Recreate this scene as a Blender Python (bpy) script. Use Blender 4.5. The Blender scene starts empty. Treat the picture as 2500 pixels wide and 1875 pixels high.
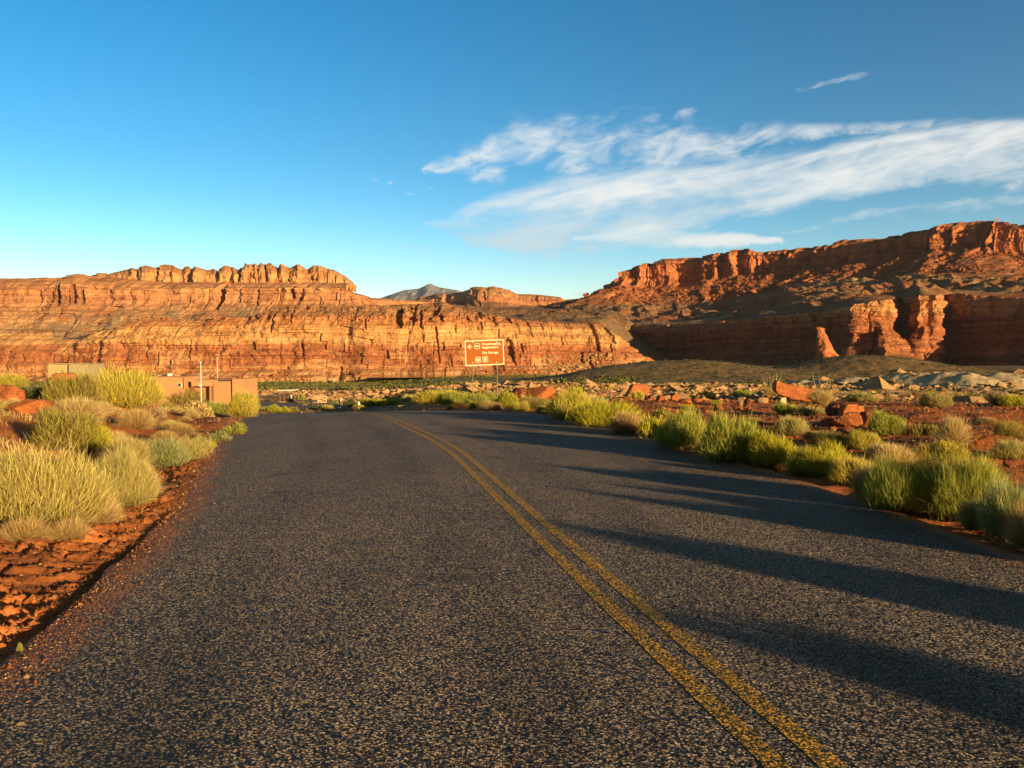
import bpy, bmesh, math, random
import numpy as np
from mathutils import Vector, Matrix

random.seed(7)
RNG = np.random.default_rng(7)
SC = bpy.context.scene
COL = SC.collection
R = math.radians

# ------------------------------------------------------------------ camera
CAMZ = 1.55
FOC = 2080.0                      # focal length in photo pixels (2500 wide)
PITCH = math.atan(57.5 / FOC)
cam = bpy.data.cameras.new("camera")
cam.sensor_width = 36.0
cam.lens = 36.0 * FOC / 2500.0
cam.clip_start = 0.05
cam.clip_end = 60000.0
cam_o = bpy.data.objects.new("camera", cam)
COL.objects.link(cam_o)
cam_o.location = (0, 0, CAMZ)
cam_o.rotation_euler = (math.pi / 2 - PITCH, 0, 0)
SC.camera = cam_o

# ------------------------------------------------------------------ sun, exposure
SUN_AZ, SUN_EL = R(42), R(6.4)    # sun behind the viewer, to the right
sun = bpy.data.lights.new("sun", 'SUN')
sun.energy = 5.0
sun.angle = R(0.5)
sun.color = (1.0, 0.72, 0.39)
sun_o = bpy.data.objects.new("sun", sun)
COL.objects.link(sun_o)
SUNV = Vector((math.sin(SUN_AZ) * math.cos(SUN_EL), -math.cos(SUN_AZ) * math.cos(SUN_EL), math.sin(SUN_EL)))
sun_o.rotation_euler = (-SUNV).to_track_quat('-Z', 'Y').to_euler()
SC.view_settings.view_transform = 'Standard'
SC.view_settings.look = 'None'
SC.view_settings.exposure = 1.12
SC.view_settings.gamma = 1.0
SC.render.engine = 'CYCLES'
SC.cycles.max_bounces = 6
SC.cycles.transparent_max_bounces = 8


# ------------------------------------------------------------------ node helper
class NT:
    def __init__(s, tree):
        s.t = tree
        s.n = tree.nodes
        s.l = tree.links

    def new(s, typ, **kw):
        nd = s.n.new(typ)
        for k, v in kw.items():
            setattr(nd, k, v)
        return nd

    def put(s, sock, v):
        if isinstance(v, bpy.types.NodeSocket):
            s.l.new(v, sock)
        else:
            if hasattr(sock.default_value, '__len__') and hasattr(v, '__len__') and len(v) == 3 and len(sock.default_value) == 4:
                v = (*v, 1)
            sock.default_value = v

    def m(s, op, a, b=None, c=None, clamp=False):
        nd = s.new('ShaderNodeMath', operation=op)
        nd.use_clamp = clamp
        for i, v in enumerate((a, b, c)):
            if v is not None:
                s.put(nd.inputs[i], v)
        return nd.outputs[0]

    def mix(s, f, a, b, blend='MIX'):
        nd = s.new('ShaderNodeMix', data_type='RGBA', blend_type=blend)
        s.put(nd.inputs[0], f)
        s.put(nd.inputs[6], a)
        s.put(nd.inputs[7], b)
        return nd.outputs[2]

    def ramp(s, f, stops):
        nd = s.new('ShaderNodeValToRGB')
        cr = nd.color_ramp
        while len(cr.elements) < len(stops):
            cr.elements.new(0.5)
        for e, (p, c) in zip(cr.elements, stops):
            e.position = p
            e.color = (*c, 1) if len(c) == 3 else c
        s.put(nd.inputs[0], f)
        return nd.outputs[0]

    def smooth(s, v, a, b, lo=0.0, hi=1.0):
        nd = s.new('ShaderNodeMapRange', interpolation_type='SMOOTHSTEP')
        s.put(nd.inputs[0], v)
        for i, q in zip((1, 2, 3, 4), (a, b, lo, hi)):
            nd.inputs[i].default_value = q
        return nd.outputs[0]

    def noise(s, vec, scale, detail=4, rough=0.5, dist=0.0):
        nd = s.new('ShaderNodeTexNoise')
        s.put(nd.inputs['Vector'], vec)
        nd.inputs['Scale'].default_value = scale
        nd.inputs['Detail'].default_value = detail
        nd.inputs['Roughness'].default_value = rough
        nd.inputs['Distortion'].default_value = dist
        return nd.outputs['Fac']

    def mapping(s, vec, scale=(1, 1, 1), rot=(0, 0, 0), loc=(0, 0, 0)):
        nd = s.new('ShaderNodeMapping')
        s.put(nd.inputs[0], vec)
        nd.inputs['Scale'].default_value = scale
        nd.inputs['Rotation'].default_value = rot
        nd.inputs['Location'].default_value = loc
        return nd.outputs[0]


# ------------------------------------------------------------------ sky with a high cloud layer
world = bpy.data.worlds.new("World")
SC.world = world
world.use_nodes = True
W = NT(world.node_tree)
W.n.clear()
sky = W.new('ShaderNodeTexSky', sky_type='NISHITA')
sky.sun_disc = False
sky.sun_elevation = SUN_EL
sky.sun_rotation = math.pi - SUN_AZ
sky.altitude = 1100
sky.air_density = 1.0
sky.dust_density = 0.7
sky.ozone_density = 2.5
tc = W.new('ShaderNodeTexCoord')
sep = W.new('ShaderNodeSeparateXYZ')
W.l.new(tc.outputs['Generated'], sep.inputs[0])
DX, DY, DZ = sep.outputs
AZ = W.m('ARCTAN2', DX, DY)                       # azimuth, right positive
EL = W.m('ARCSINE', DZ)


def pxa(px):
    return math.atan((px - 1250) / FOC)


def pye(px, py):
    a = (px - 1250) / FOC
    return math.atan((880 - py) / FOC / math.sqrt(1 + a * a))


cmb = W.new('ShaderNodeCombineXYZ')
W.put(cmb.inputs[0], AZ)
W.put(cmb.inputs[1], EL)
CV = cmb.outputs[0]
# long streaks that follow the wind (tilted a little), and puffs
tilt = W.mapping(CV, rot=(0, 0, R(-9)))
nz_long = W.noise(W.mapping(tilt, scale=(5, 34, 1)), 1.0, 7, 0.56, 0.6)
nz_puff = W.noise(W.mapping(tilt, scale=(16, 34, 1), loc=(3, 1, 0)), 1.0, 9, 0.62, 0.9)
nz_fine = W.noise(W.mapping(tilt, scale=(40, 110, 1), loc=(7, 2, 0)), 1.0, 6, 0.6, 0.5)
warp = W.m('MULTIPLY', W.m('SUBTRACT', nz_puff, 0.5), 0.022)
ELW = W.m('ADD', EL, warp)


def band(pts):
    """pts: (px, centre y, half thickness) -> soft mask along a curved band"""
    a0, a1 = -0.7, 0.7
    e0, e1 = 0.0, 0.4

    def fcurve(vals, lo, hi):
        nd = W.new('ShaderNodeFloatCurve')
        c = nd.mapping.curves[0]
        xs = [(pxa(p[0]) - a0) / (a1 - a0) for p in pts]
        ys = [(v - lo) / (hi - lo) for v in vals]
        while len(c.points) < len(xs):
            c.points.new(0.5, 0.5)
        for q, x, y in zip(c.points, xs, ys):
            q.location = (x, y)
        nd.mapping.update()
        W.put(nd.inputs['Value'], W.m('DIVIDE', W.m('SUBTRACT', AZ, a0), a1 - a0))
        return W.m('ADD', W.m('MULTIPLY', nd.outputs[0], hi - lo), lo)
    c = fcurve([pye(p[0], p[1]) for p in pts], e0, e1)
    w = fcurve([p[2] / FOC for p in pts], 0.0, 0.1)
    d = W.m('DIVIDE', W.m('SUBTRACT', ELW, c), W.m('MAXIMUM', w, 0.0004))
    m = W.m('SUBTRACT', 1.0, W.m('MULTIPLY', d, d))
    m = W.m('SUBTRACT', m, W.smooth(w, 9 / FOC, 1.5 / FOC, 0.0, 4.0))
    return m, d


def blob(px, py, a, b, rot=0.0):
    ax, ay = pxa(px), pye(px, py)
    dx = W.m('SUBTRACT', AZ, ax)
    dy = W.m('SUBTRACT', ELW, ay)
    cr, sr = math.cos(R(rot)), math.sin(R(rot))
    u = W.m('ADD', W.m('MULTIPLY', dx, cr), W.m('MULTIPLY', dy, sr))
    v = W.m('SUBTRACT', W.m('MULTIPLY', dy, cr), W.m('MULTIPLY', dx, sr))
    u = W.m('DIVIDE', u, a / FOC)
    v = W.m('DIVIDE', v, b / FOC)
    return W.m('SUBTRACT', 1.0, W.m('ADD', W.m('MULTIPLY', u, u), W.m('MULTIPLY', v, v)))


m1, d1 = band([(980, 552, 1), (1045, 552, 9), (1150, 550, 52), (1300, 544, 92), (1450, 528, 108), (1650, 488, 92),
               (1850, 450, 72), (2050, 420, 72), (2300, 385, 72), (2560, 372, 72), (2900, 360, 60), (3200, 350, 1)])
m2, _ = band([(1010, 420, 1), (1085, 402, 24), (1200, 376, 64), (1350, 370, 84), (1500, 364, 84), (1700, 356, 66),
              (1950, 328, 24), (2200, 312, 14), (2500, 308, 12), (2800, 305, 10), (3100, 300, 1)])
m3, _ = band([(1380, 590, 1), (1440, 582, 18), (1560, 574, 34), (1700, 585, 24), (1850, 588, 14), (1950, 590, 1)])
A = W.m('ADD', W.m('MINIMUM', W.m('MULTIPLY', W.m('MAXIMUM', m1, -2.0), 1.7), 1.0), W.m('MULTIPLY', W.m('SUBTRACT', nz_long, 0.46), 3.2))
A = W.m('ADD', A, W.m('MULTIPLY', W.m('SUBTRACT', nz_puff, 0.5), 1.6))
A = W.m('ADD', A, W.m('MULTIPLY', W.m('SUBTRACT', nz_fine, 0.5), 0.9))
A = W.m('MULTIPLY', W.smooth(A, -0.1, 1.9), 0.92)
B = W.m('ADD', W.m('MULTIPLY', W.m('MAXIMUM', m2, -2.0), 0.85), W.m('MULTIPLY', W.m('SUBTRACT', nz_puff, 0.47), 4.2))
B = W.m('ADD', B, W.m('MULTIPLY', W.m('SUBTRACT', nz_fine, 0.5), 1.2))
nz_big = W.noise(W.mapping(tilt, scale=(11, 15, 1), loc=(1, 5, 0)), 1.0, 3, 0.5)
B = W.m('ADD', B, W.m('MULTIPLY', W.m('SUBTRACT', nz_big, 0.5), 3.2))
B = W.m('MULTIPLY', W.smooth(B, 0.0, 2.3), 0.88)
Cc = W.m('MULTIPLY', W.smooth(W.m('ADD', m3, W.m('MULTIPLY', W.m('SUBTRACT', nz_long, 0.5), 1.5)), -0.2, 1.5), 0.92)
wis = None
for b_ in (blob(1592, 292, 34, 20, 10), blob(1668, 282, 36, 20, 35), blob(2030, 204, 105, 8, 6),
           blob(2130, 526, 140, 15, 5), blob(1965, 562, 80, 9, 6), blob(2420, 494, 160, 19, 3), blob(915, 443, 14, 5),
           blob(955, 449, 8, 4), blob(1055, 464, 14, 5), blob(1000, 482, 9, 5), blob(1010, 610, 60, 12, -8), blob(940, 682, 120, 12, 2), blob(1380, 722, 120, 6, 5),
           blob(1890, 330, 60, 26, 20)):
    b_ = W.smooth(W.m('ADD', b_, W.m('MULTIPLY', W.m('SUBTRACT', nz_fine, 0.55), 3.0)), 0.0, 1.9, 0.0, 0.5)
    wis = b_ if wis is None else W.m('MAXIMUM', wis, b_)
alpha = W.m('MAXIMUM', W.m('MAXIMUM', A, B), W.m('MAXIMUM', Cc, wis), clamp=True)
# thick lower left part of the bank is greyer: the sun reaches only its upper side
grey = W.m('MULTIPLY', W.smooth(d1, 0.55, -0.35), W.smooth(AZ, pxa(2300), pxa(1350)))
grey = W.m('MULTIPLY', grey, W.m('SUBTRACT', 1.0, W.smooth(Cc, 0.15, 0.8)))
grey = W.m('ADD', W.m('MULTIPLY', grey, 0.85), W.m('MULTIPLY', W.m('SUBTRACT', 0.55, nz_long), 1.2), clamp=True)
cloud_col = W.mix(grey, (0.90, 0.90, 0.86), (0.56, 0.69, 0.76))
# sky colour: the physical sky, with its saturation raised
hs = W.new('ShaderNodeHueSaturation')
hs.inputs['Saturation'].default_value = 1.34
hs.inputs['Hue'].default_value = 0.5
hs.inputs['Value'].default_value = 1.0
W.l.new(sky.outputs[0], hs.inputs['Color'])
STR = 0.12
# towards the zenith the sky is darkened, blue most, to cut fill light
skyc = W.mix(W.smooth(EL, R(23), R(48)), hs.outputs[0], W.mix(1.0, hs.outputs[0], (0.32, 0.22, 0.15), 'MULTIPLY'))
# brighter towards the horizon and the left, away from the sun
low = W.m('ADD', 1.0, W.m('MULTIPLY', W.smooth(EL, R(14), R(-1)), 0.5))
low = W.m('MULTIPLY', low, W.smooth(DY, 0.45, -0.3, 1.0, 0.45))  # sky behind the camera dimmed to weaken the fill in shaded places
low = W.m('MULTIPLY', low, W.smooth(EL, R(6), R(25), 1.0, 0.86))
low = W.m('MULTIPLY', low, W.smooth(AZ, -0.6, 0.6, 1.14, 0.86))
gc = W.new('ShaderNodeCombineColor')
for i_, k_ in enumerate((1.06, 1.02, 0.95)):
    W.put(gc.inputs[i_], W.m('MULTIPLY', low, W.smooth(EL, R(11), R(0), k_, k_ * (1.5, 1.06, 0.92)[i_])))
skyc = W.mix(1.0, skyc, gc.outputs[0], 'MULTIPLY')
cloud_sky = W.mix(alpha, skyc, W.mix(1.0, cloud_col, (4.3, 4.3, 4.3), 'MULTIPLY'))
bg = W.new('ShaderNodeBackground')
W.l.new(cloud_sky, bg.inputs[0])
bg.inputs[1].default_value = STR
wo = W.new('ShaderNodeOutputWorld')
W.l.new(bg.outputs[0], wo.inputs[0])


# ------------------------------------------------------------------ numpy noise
def _hash(ix, iy, iz, seed):
    h = (ix * 374761393 + iy * 668265263 + iz * 2147483647 + seed * 144665) & 0xFFFFFFFF
    h = ((h ^ (h >> 13)) * 1274126177) & 0xFFFFFFFF
    h = ((h ^ (h >> 15)) * 2246822519) & 0xFFFFFFFF
    h = h ^ (h >> 16)
    return (h & 0xFFFFFF) / float(0xFFFFFF)


def vn2(x, y, seed=0):
    x, y = np.broadcast_arrays(np.asarray(x, float), np.asarray(y, float))
    ix = np.floor(x).astype(np.int64)
    iy = np.floor(y).astype(np.int64)
    fx, fy = x - ix, y - iy
    fx = fx * fx * fx * (fx * (fx * 6 - 15) + 10)
    fy = fy * fy * fy * (fy * (fy * 6 - 15) + 10)
    z = np.zeros_like(ix)
    a = _hash(ix, iy, z, seed)
    b = _hash(ix + 1, iy, z, seed)
    c = _hash(ix, iy + 1, z, seed)
    d = _hash(ix + 1, iy + 1, z, seed)
    return ((a + (b - a) * fx) * (1 - fy) + (c + (d - c) * fx) * fy) * 2 - 1


def fbm(x, y, oc=5, seed=0, gain=0.5, lac=2.03):
    s = 0.0
    a = 1.0
    t = 0.0
    for i in range(oc):
        s = s + a * vn2(np.asarray(x) * lac ** i + i * 17.3, np.asarray(y) * lac ** i - i * 9.1, seed + i * 31)
        t += a
        a *= gain
    return s / t


def ridged(x, y, oc=4, seed=0, gain=0.5):
    s = 0.0
    a = 1.0
    t = 0.0
    for i in range(oc):
        n = 1 - np.abs(vn2(np.asarray(x) * 2.03 ** i + i * 7.7, np.asarray(y) * 2.03 ** i + i * 3.1, seed + i * 31)) * 1.6
        s = s + a * n
        t += a
        a *= gain
    return s / t


def blocky(s, z, w, h, seed):
    """offsets of fractured blocks: constant inside each block"""
    row = np.floor(z / h + 0.8 * vn2(s / (w * 7), z * 0, seed + 3)).astype(np.int64)
    o = row * 0
    col = np.floor(s / w + _hash(row, o, o, seed) * 7 + 0.35 * vn2(s / w * 1.7, z / h * 0.7, seed + 5)).astype(np.int64)
    return _hash(col, row, o, seed + 9) * 2 - 1


def sst(v, a, b):
    t = np.clip((np.asarray(v, float) - a) / (b - a), 0, 1)
    return t * t * (3 - 2 * t)


def lerp(a, b, t):
    return a + (b - a) * t


# ------------------------------------------------------------------ mesh helpers
def mesh_np(name, V, Q=None, T=None, smooth=True, cols=None, floats=None, uv=None):
    me = bpy.data.meshes.new(name)
    V = np.ascontiguousarray(V, dtype=np.float32)
    me.vertices.add(len(V))
    me.vertices.foreach_set('co', V.ravel())
    idx = []
    tot = []
    if Q is not None and len(Q):
        idx.append(np.asarray(Q, np.int32).ravel())
        tot.append(np.full(len(Q), 4, np.int32))
    if T is not None and len(T):
        idx.append(np.asarray(T, np.int32).ravel())
        tot.append(np.full(len(T), 3, np.int32))
    idx = np.concatenate(idx)
    tot = np.concatenate(tot)
    st = np.concatenate([[0], np.cumsum(tot)[:-1]]).astype(np.int32)
    me.loops.add(len(idx))
    me.loops.foreach_set('vertex_index', idx)
    me.polygons.add(len(tot))
    me.polygons.foreach_set('loop_start', st)
    me.polygons.foreach_set('loop_total', tot)
    me.polygons.foreach_set('use_smooth', np.full(len(tot), smooth, bool))
    me.update(calc_edges=True)
    if cols is not None:
        at = me.attributes.new('col', 'FLOAT_COLOR', 'POINT')
        c4 = np.ones((len(V), 4), np.float32)
        c4[:, :3] = cols
        at.data.foreach_set('color', c4.ravel())
    for k, v in (floats or {}).items():
        at = me.attributes.new(k, 'FLOAT', 'POINT')
        at.data.foreach_set('value', np.ascontiguousarray(v, np.float32).ravel())
    me.validate()
    return me


def gridq(nr, nc, wrap=False):
    i = np.arange(nr - 1)[:, None]
    j = np.arange(nc if wrap else nc - 1)[None, :]
    j2 = (j + 1) % nc
    return np.stack([i * nc + j, i * nc + j2, (i + 1) * nc + j2, (i + 1) * nc + j], -1).reshape(-1, 4)


def link(name, me, mat=None, parent=None, **props):
    o = bpy.data.objects.new(name, me)
    COL.objects.link(o)
    if mat is not None and me is not None:
        if not me.materials:
            me.materials.append(mat)
    if parent is not None:
        o.parent = parent
    for k, v in props.items():
        o[k] = v
    return o


def structure(name, me, mat):
    return link(name, me, mat, kind='structure')


def thing(name, label, cat, loc=(0, 0, 0), rz=0.0, group=None):
    o = bpy.data.objects.new(name, None)
    o.empty_display_size = 0.2
    COL.objects.link(o)
    o.location = loc
    o.rotation_euler = (0, 0, rz)
    o['label'] = label
    o['category'] = cat
    if group:
        o['group'] = group
    return o


class MB:
    """collects simple shapes for one mesh"""

    def __init__(s):
        s.bm = bmesh.new()

    def box(s, c, size, bev=0.0, rot=None):
        r = bmesh.ops.create_cube(s.bm, size=1.0)
        vs = r['verts']
        bmesh.ops.scale(s.bm, verts=vs, vec=size)
        if bev:
            es = list({e for v in vs for e in v.link_edges})
            rb = bmesh.ops.bevel(s.bm, geom=es, offset=bev, segments=2, affect='EDGES', profile=0.5)
            vs = list({v for v in rb['verts']} | {v for v in vs if v.is_valid})
        if rot is not None:
            bmesh.ops.rotate(s.bm, verts=vs, matrix=rot, cent=(0, 0, 0))
        bmesh.ops.translate(s.bm, verts=vs, vec=c)
        return s

    def tube(s, pts, rad, seg=8, r2=None, cap=True):
        pts = [Vector(p) for p in pts]
        n = len(pts)
        rings = []
        for i, p in enumerate(pts):
            d = (pts[min(i + 1, n - 1)] - pts[max(i - 1, 0)]).normalized()
            up = Vector((0, 0, 1)) if abs(d.z) < 0.9 else Vector((1, 0, 0))
            a = d.cross(up).normalized()
            b = d.cross(a).normalized()
            rr = rad if r2 is None else rad + (r2 - rad) * i / (n - 1)
            rings.append([s.bm.verts.new(p + (a * math.cos(t) + b * math.sin(t)) * rr) for t in [2 * math.pi * k / seg for k in range(seg)]])
        for q in range(n - 1):
            for k in range(seg):
                s.bm.faces.new((rings[q][k], rings[q][(k + 1) % seg], rings[q + 1][(k + 1) % seg], rings[q + 1][k]))
        if cap:
            s.bm.faces.new(rings[0][::-1])
            s.bm.faces.new(rings[-1])
        return s

    def poly(s, pts, thick=0.0):
        """flat polygon in XZ (facing -Y), thickened backwards"""
        f = s.bm.faces.new([s.bm.verts.new((p[0], 0 if len(p) < 3 else p[1], p[-1])) for p in pts])
        if thick:
            r = bmesh.ops.extrude_face_region(s.bm, geom=[f])
            bmesh.ops.translate(s.bm, verts=[g for g in r['geom'] if isinstance(g, bmesh.types.BMVert)], vec=(0, thick, 0))
        return s

    def build(s, name, mat, parent=None, smooth=False, **props):
        bmesh.ops.recalc_face_normals(s.bm, faces=s.bm.faces)
        me = bpy.data.meshes.new(name)
        s.bm.to_mesh(me)
        s.bm.free()
        for p in me.polygons:
            p.use_smooth = smooth
        return link(name, me, mat, parent, **props)


# ------------------------------------------------------------------ pixel <-> place
CP, SP = math.cos(PITCH), math.sin(PITCH)


def ray(px, py):
    """slopes (x per metre forward, z per metre forward) of a photo pixel"""
    u = (np.asarray(px, float) - 1250) / FOC
    v = (937.5 - np.asarray(py, float)) / FOC
    fy = CP + v * SP
    return u / fy, (v * CP - SP) / fy


def at(px, py, Y):
    a, b = ray(px, py)
    return a * Y, Y + 0 * a, CAMZ + b * Y


# ------------------------------------------------------------------ the lie of the land
XR = ([-60, 0, 6.57, 12.5, 18, 25, 31, 36, 45, 60, 90, 120, 160], [4.6, 4.05, 3.95, 3.65, 2.95, 1.25, -1.75, -5.2, -11.5, -20.5, -31, -35, -35])
XL = ([-60, 0, 4.27, 6.3, 8.93, 14, 19.2, 29.85, 36, 45, 60, 90, 120, 160], [-3.0, -2.35, -2.58, -2.98, -3.55, -5.0, -6.65, -9.4, -13.5, -20, -29, -40, -44, -44])
XC = ([-60, 0, 3.28, 6.57, 16.7, 21.1, 29.85, 36, 45, 60, 90, 120], [1.1, 1.25, 1.13, 0.53, -1.25, -2.52, -4.9, -8.6, -15, -24, -35, -39])


def smooth_interp(Y, xs, ys):
    """interpolation with rounded corners"""
    Y = np.asarray(Y, float)
    s = 0
    for o in (-2.4, -1.2, 0, 1.2, 2.4):
        s = s + np.interp(Y + o * sst(Y, 3, 14), xs, ys)
    return s / 5


def zroad(Y):
    Y = np.asarray(Y, float)
    y0, y1 = 23.0, 37.0
    s0, s1 = 0.0058, 0.083
    a = np.clip(Y, y0, y1) - y0
    z = -s0 * np.minimum(Y, y0) - (s0 * a + (s1 - s0) * a * a / (2 * (y1 - y0)))
    z = z - s1 * np.clip(Y - y1, 0, 60) - 0.018 * np.clip(Y - y1 - 60, 0, 80)
    return z


def zroadx(x, Y):
    bank = 0.022 * sst(Y, 12, 26)
    return zroad(Y) + bank * np.clip(x - smooth_interp(Y, *XC), -5, 5)


def floorz(x, Y):
    Y = np.asarray(Y, float)
    r = x / np.maximum(Y, 3)
    right = np.interp(Y, [-100, 0, 12, 35, 60, 100, 150, 200, 300, 450, 600, 800, 900, 1100, 3000],
                      [0.3, 0.05, 0.02, -0.25, -0.95, -2.3, -3.7, -5, -7.6, -10.5, -12.6, -14.2, -16, -17, -19])
    left = np.interp(Y, [-100, 0, 20, 35, 60, 100, 140, 180, 250, 300, 450, 700, 1100, 3000],
                     [0.6, 0.35, 0.25, -0.1, -1.6, -4.0, -6.05, -7.4, -7.9, -9.6, -13.5, -19, -26, -28])
    left2 = np.interp(Y, [-100, 0, 20, 28, 35, 45, 60, 80, 100, 140, 180, 250, 300, 450, 700, 1100, 3000],
                      [0.6, 0.35, 0.2, -0.05, -0.55, -1.35, -2.4, -3.7, -4.7, -6.05, -7.4, -7.9, -9.6, -13.5, -19, -26, -28])
    left = lerp(left, left2, sst(r, -0.315, -0.285))
    w = sst(r, -0.17, -0.05)
    w = np.where(Y < 60, lerp(sst(x, -7, -1), w, sst(Y, 20, 60)), w)
    return lerp(left, right, w)


def hill(x, Y, px, Yc, wx, wy, h, p=2.0):
    cx = (px - 1250) / FOC * Yc
    d = ((np.abs(x - cx) / wx) ** p + (np.abs(Y - Yc) / wy) ** p)
    return h * np.exp(-d)


def land(x, Y):
    """smooth ground height without small bumps"""
    x = np.asarray(x, float)
    Y = np.asarray(Y, float)
    z = floorz(x, Y)
    # low brown hills on the right before the dark wall
    z = z + hill(x, Y, 1660, 560, 62, 80, 12.0) + hill(x, Y, 1480, 520, 40, 60, 4.0) + hill(x, Y, 1790, 600, 40, 70, 4)
    z = z + hill(x, Y, 2080, 640, 62, 80, 16.5, 2.2) + hill(x, Y, 2330, 640, 60, 60, 7.0)
    # pale slickrock swells
    for px, Yc, wx, wy, h in ((2240, 150, 10, 8, 3.0), (2330, 185, 9, 8, 3.4), (1975, 165, 6, 6, 1.9), (2270, 98, 6.5, 5, 1.7), (2100, 172, 8, 5, 2.2),
                              (2480, 130, 8, 6, 2.6), (2390, 92, 5, 4, 1.3), (1700, 150, 18, 14, 0.7), (1330, 118, 14, 5, 0.8)):
        z = z + hill(x, Y, px, Yc, wx, wy, h, 2.6)
    # bank left of the road
    dl = smooth_interp(Y, *XL) - x
    z = z + 0.30 * sst(dl, 0.9, 5.0) * sst(Y, 60, 25) + 0.25 * sst(dl, 5, 12) * sst(Y, 50, 25)
    z = z + hill(x, Y, 440, 44, 7, 6, 0.62) + hill(x, Y, 560, 46, 2.5, 5, 0.5)
    # red mounds on the right
    z = z + hill(x, Y, 1305, 44, 1.6, 1.5, 0.55, 2.4) + hill(x, Y, 2068, 20.5, 0.75, 0.7, 0.22) + hill(x, Y, 1700, 34, 3.5, 2, 0.2)
    # flat pad of the lower road
    pad = sst(Y, 105, 122) * sst(Y, 190, 172) * sst(x, -95, -80) * sst(x, -14, -24)
    zp = np.interp(Y, [100, 120, 140, 172, 190], [-4.6, -5.3, -6.05, -7.12, -7.8])
    z = lerp(z, zp, pad)
    # the road cuts through
    xl, xr = smooth_interp(Y, *XL), smooth_interp(Y, *XR)
    d = np.maximum(xl - x, x - xr)
    zr = zroadx(np.clip(x, xl, xr), Y)
    w = 1 - sst(d, 0.25, 3.2 + 0.08 * np.clip(Y, 0, 60))
    w = w * sst(Y, 128, 112)
    z = lerp(z, zr - 0.014, w)
    return z


def bumps(x, Y):
    """small relief: clods, ruts, hummocks"""
    xl, xr = smooth_interp(Y, *XL), smooth_interp(Y, *XR)
    d = np.maximum(xl - x, x - xr)
    on = sst(d, 0.02, 0.5)
    on = np.where(Y > 118, 1.0, on)
    padm = sst(Y, 112, 122) * sst(Y, 184, 174) * sst(x, -90, -80) * sst(x, -16, -24)
    on = on * (1 - padm)
    dist = np.hypot(x, Y)
    # loose clods, a few cm, thrown up by the grader along the left shoulder
    lm = sst(xl - x, 0.02, 0.25) * sst(xl - x, 2.0, 1.2) * sst(dist, 28, 14)
    clod = np.clip(ridged((x * 0.8 + Y * 0.6) / 0.22, (Y * 0.8 - x * 0.6) / 0.085, 5, 5, 0.6) - 0.30, 0, 1) * (0.6 + 0.8 * sst(fbm(x / 0.8, Y / 0.8, 3, 6), -0.4, 0.4))
    b = 0.085 * lm * clod + 0.03 * on * sst(dist, 60, 25) * (fbm(x / 0.35, Y / 0.3, 4, 11) + 0.35)
    b = b + 0.16 * on * fbm(x / 2.7, Y / 2.4, 4, 21) * sst(dist, 3, 12)
    # mid distance rocks and ledges
    mid = sst(dist, 40, 75) * sst(dist, 520, 300)
    b = b + mid * on * (0.6 * fbm(x / 14, Y / 9, 6, 31, 0.58) + 0.6 * np.maximum(0, ridged(x / 4.5, Y / 3.4, 3, 41) - 0.45))
    far = sst(dist, 300, 480) * sst(dist, 2500, 1200)
    b = b + far * (1.3 * fbm(x / 60, Y / 60, 5, 51) + 0.5 * fbm(x / 7, Y / 7, 3, 61))
    b = b - 0.05 * sst(xl - x, 0.02, 0.12) * sst(xl - x, 0.7, 0.35) * sst(Y, 11, 6)
    return b


def hits(px, py):
    """where a photo pixel meets the smooth ground"""
    a, b = ray(px, py)
    Ys = np.concatenate([np.linspace(2.0, 60, 1500), np.linspace(60.1, 900, 2500)])
    below = CAMZ + b * Ys - land(a * Ys, Ys) <= 0
    i = int(np.argmax(below)) if below.any() else len(Ys) - 1
    return float(a * Ys[i]), float(Ys[i]), float(land(a * Ys[i], Ys[i]))


# ------------------------------------------------------------------ materials
MATS = {}


def principled(name, col, rough=0.9, spec=0.2, metal=0.0):
    m = bpy.data.materials.new(name)
    m.use_nodes = True
    t = NT(m.node_tree)
    b = m.node_tree.nodes['Principled BSDF']
    b.inputs['Roughness'].default_value = rough
    b.inputs['Specular IOR Level'].default_value = spec
    b.inputs['Metallic'].default_value = metal
    if col is not None:
        b.inputs['Base Color'].default_value = (*col, 1)
    MATS[name] = m
    return m, t, b


def bump(t, b, h, strength, dist):
    nd = t.new('ShaderNodeBump')
    nd.inputs['Strength'].default_value = strength
    nd.inputs['Distance'].default_value = dist
    t.put(nd.inputs['Height'], h)
    t.l.new(nd.outputs[0], b.inputs['Normal'])


def objpos(t):
    return t.new('ShaderNodeNewGeometry').outputs['Position']


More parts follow.
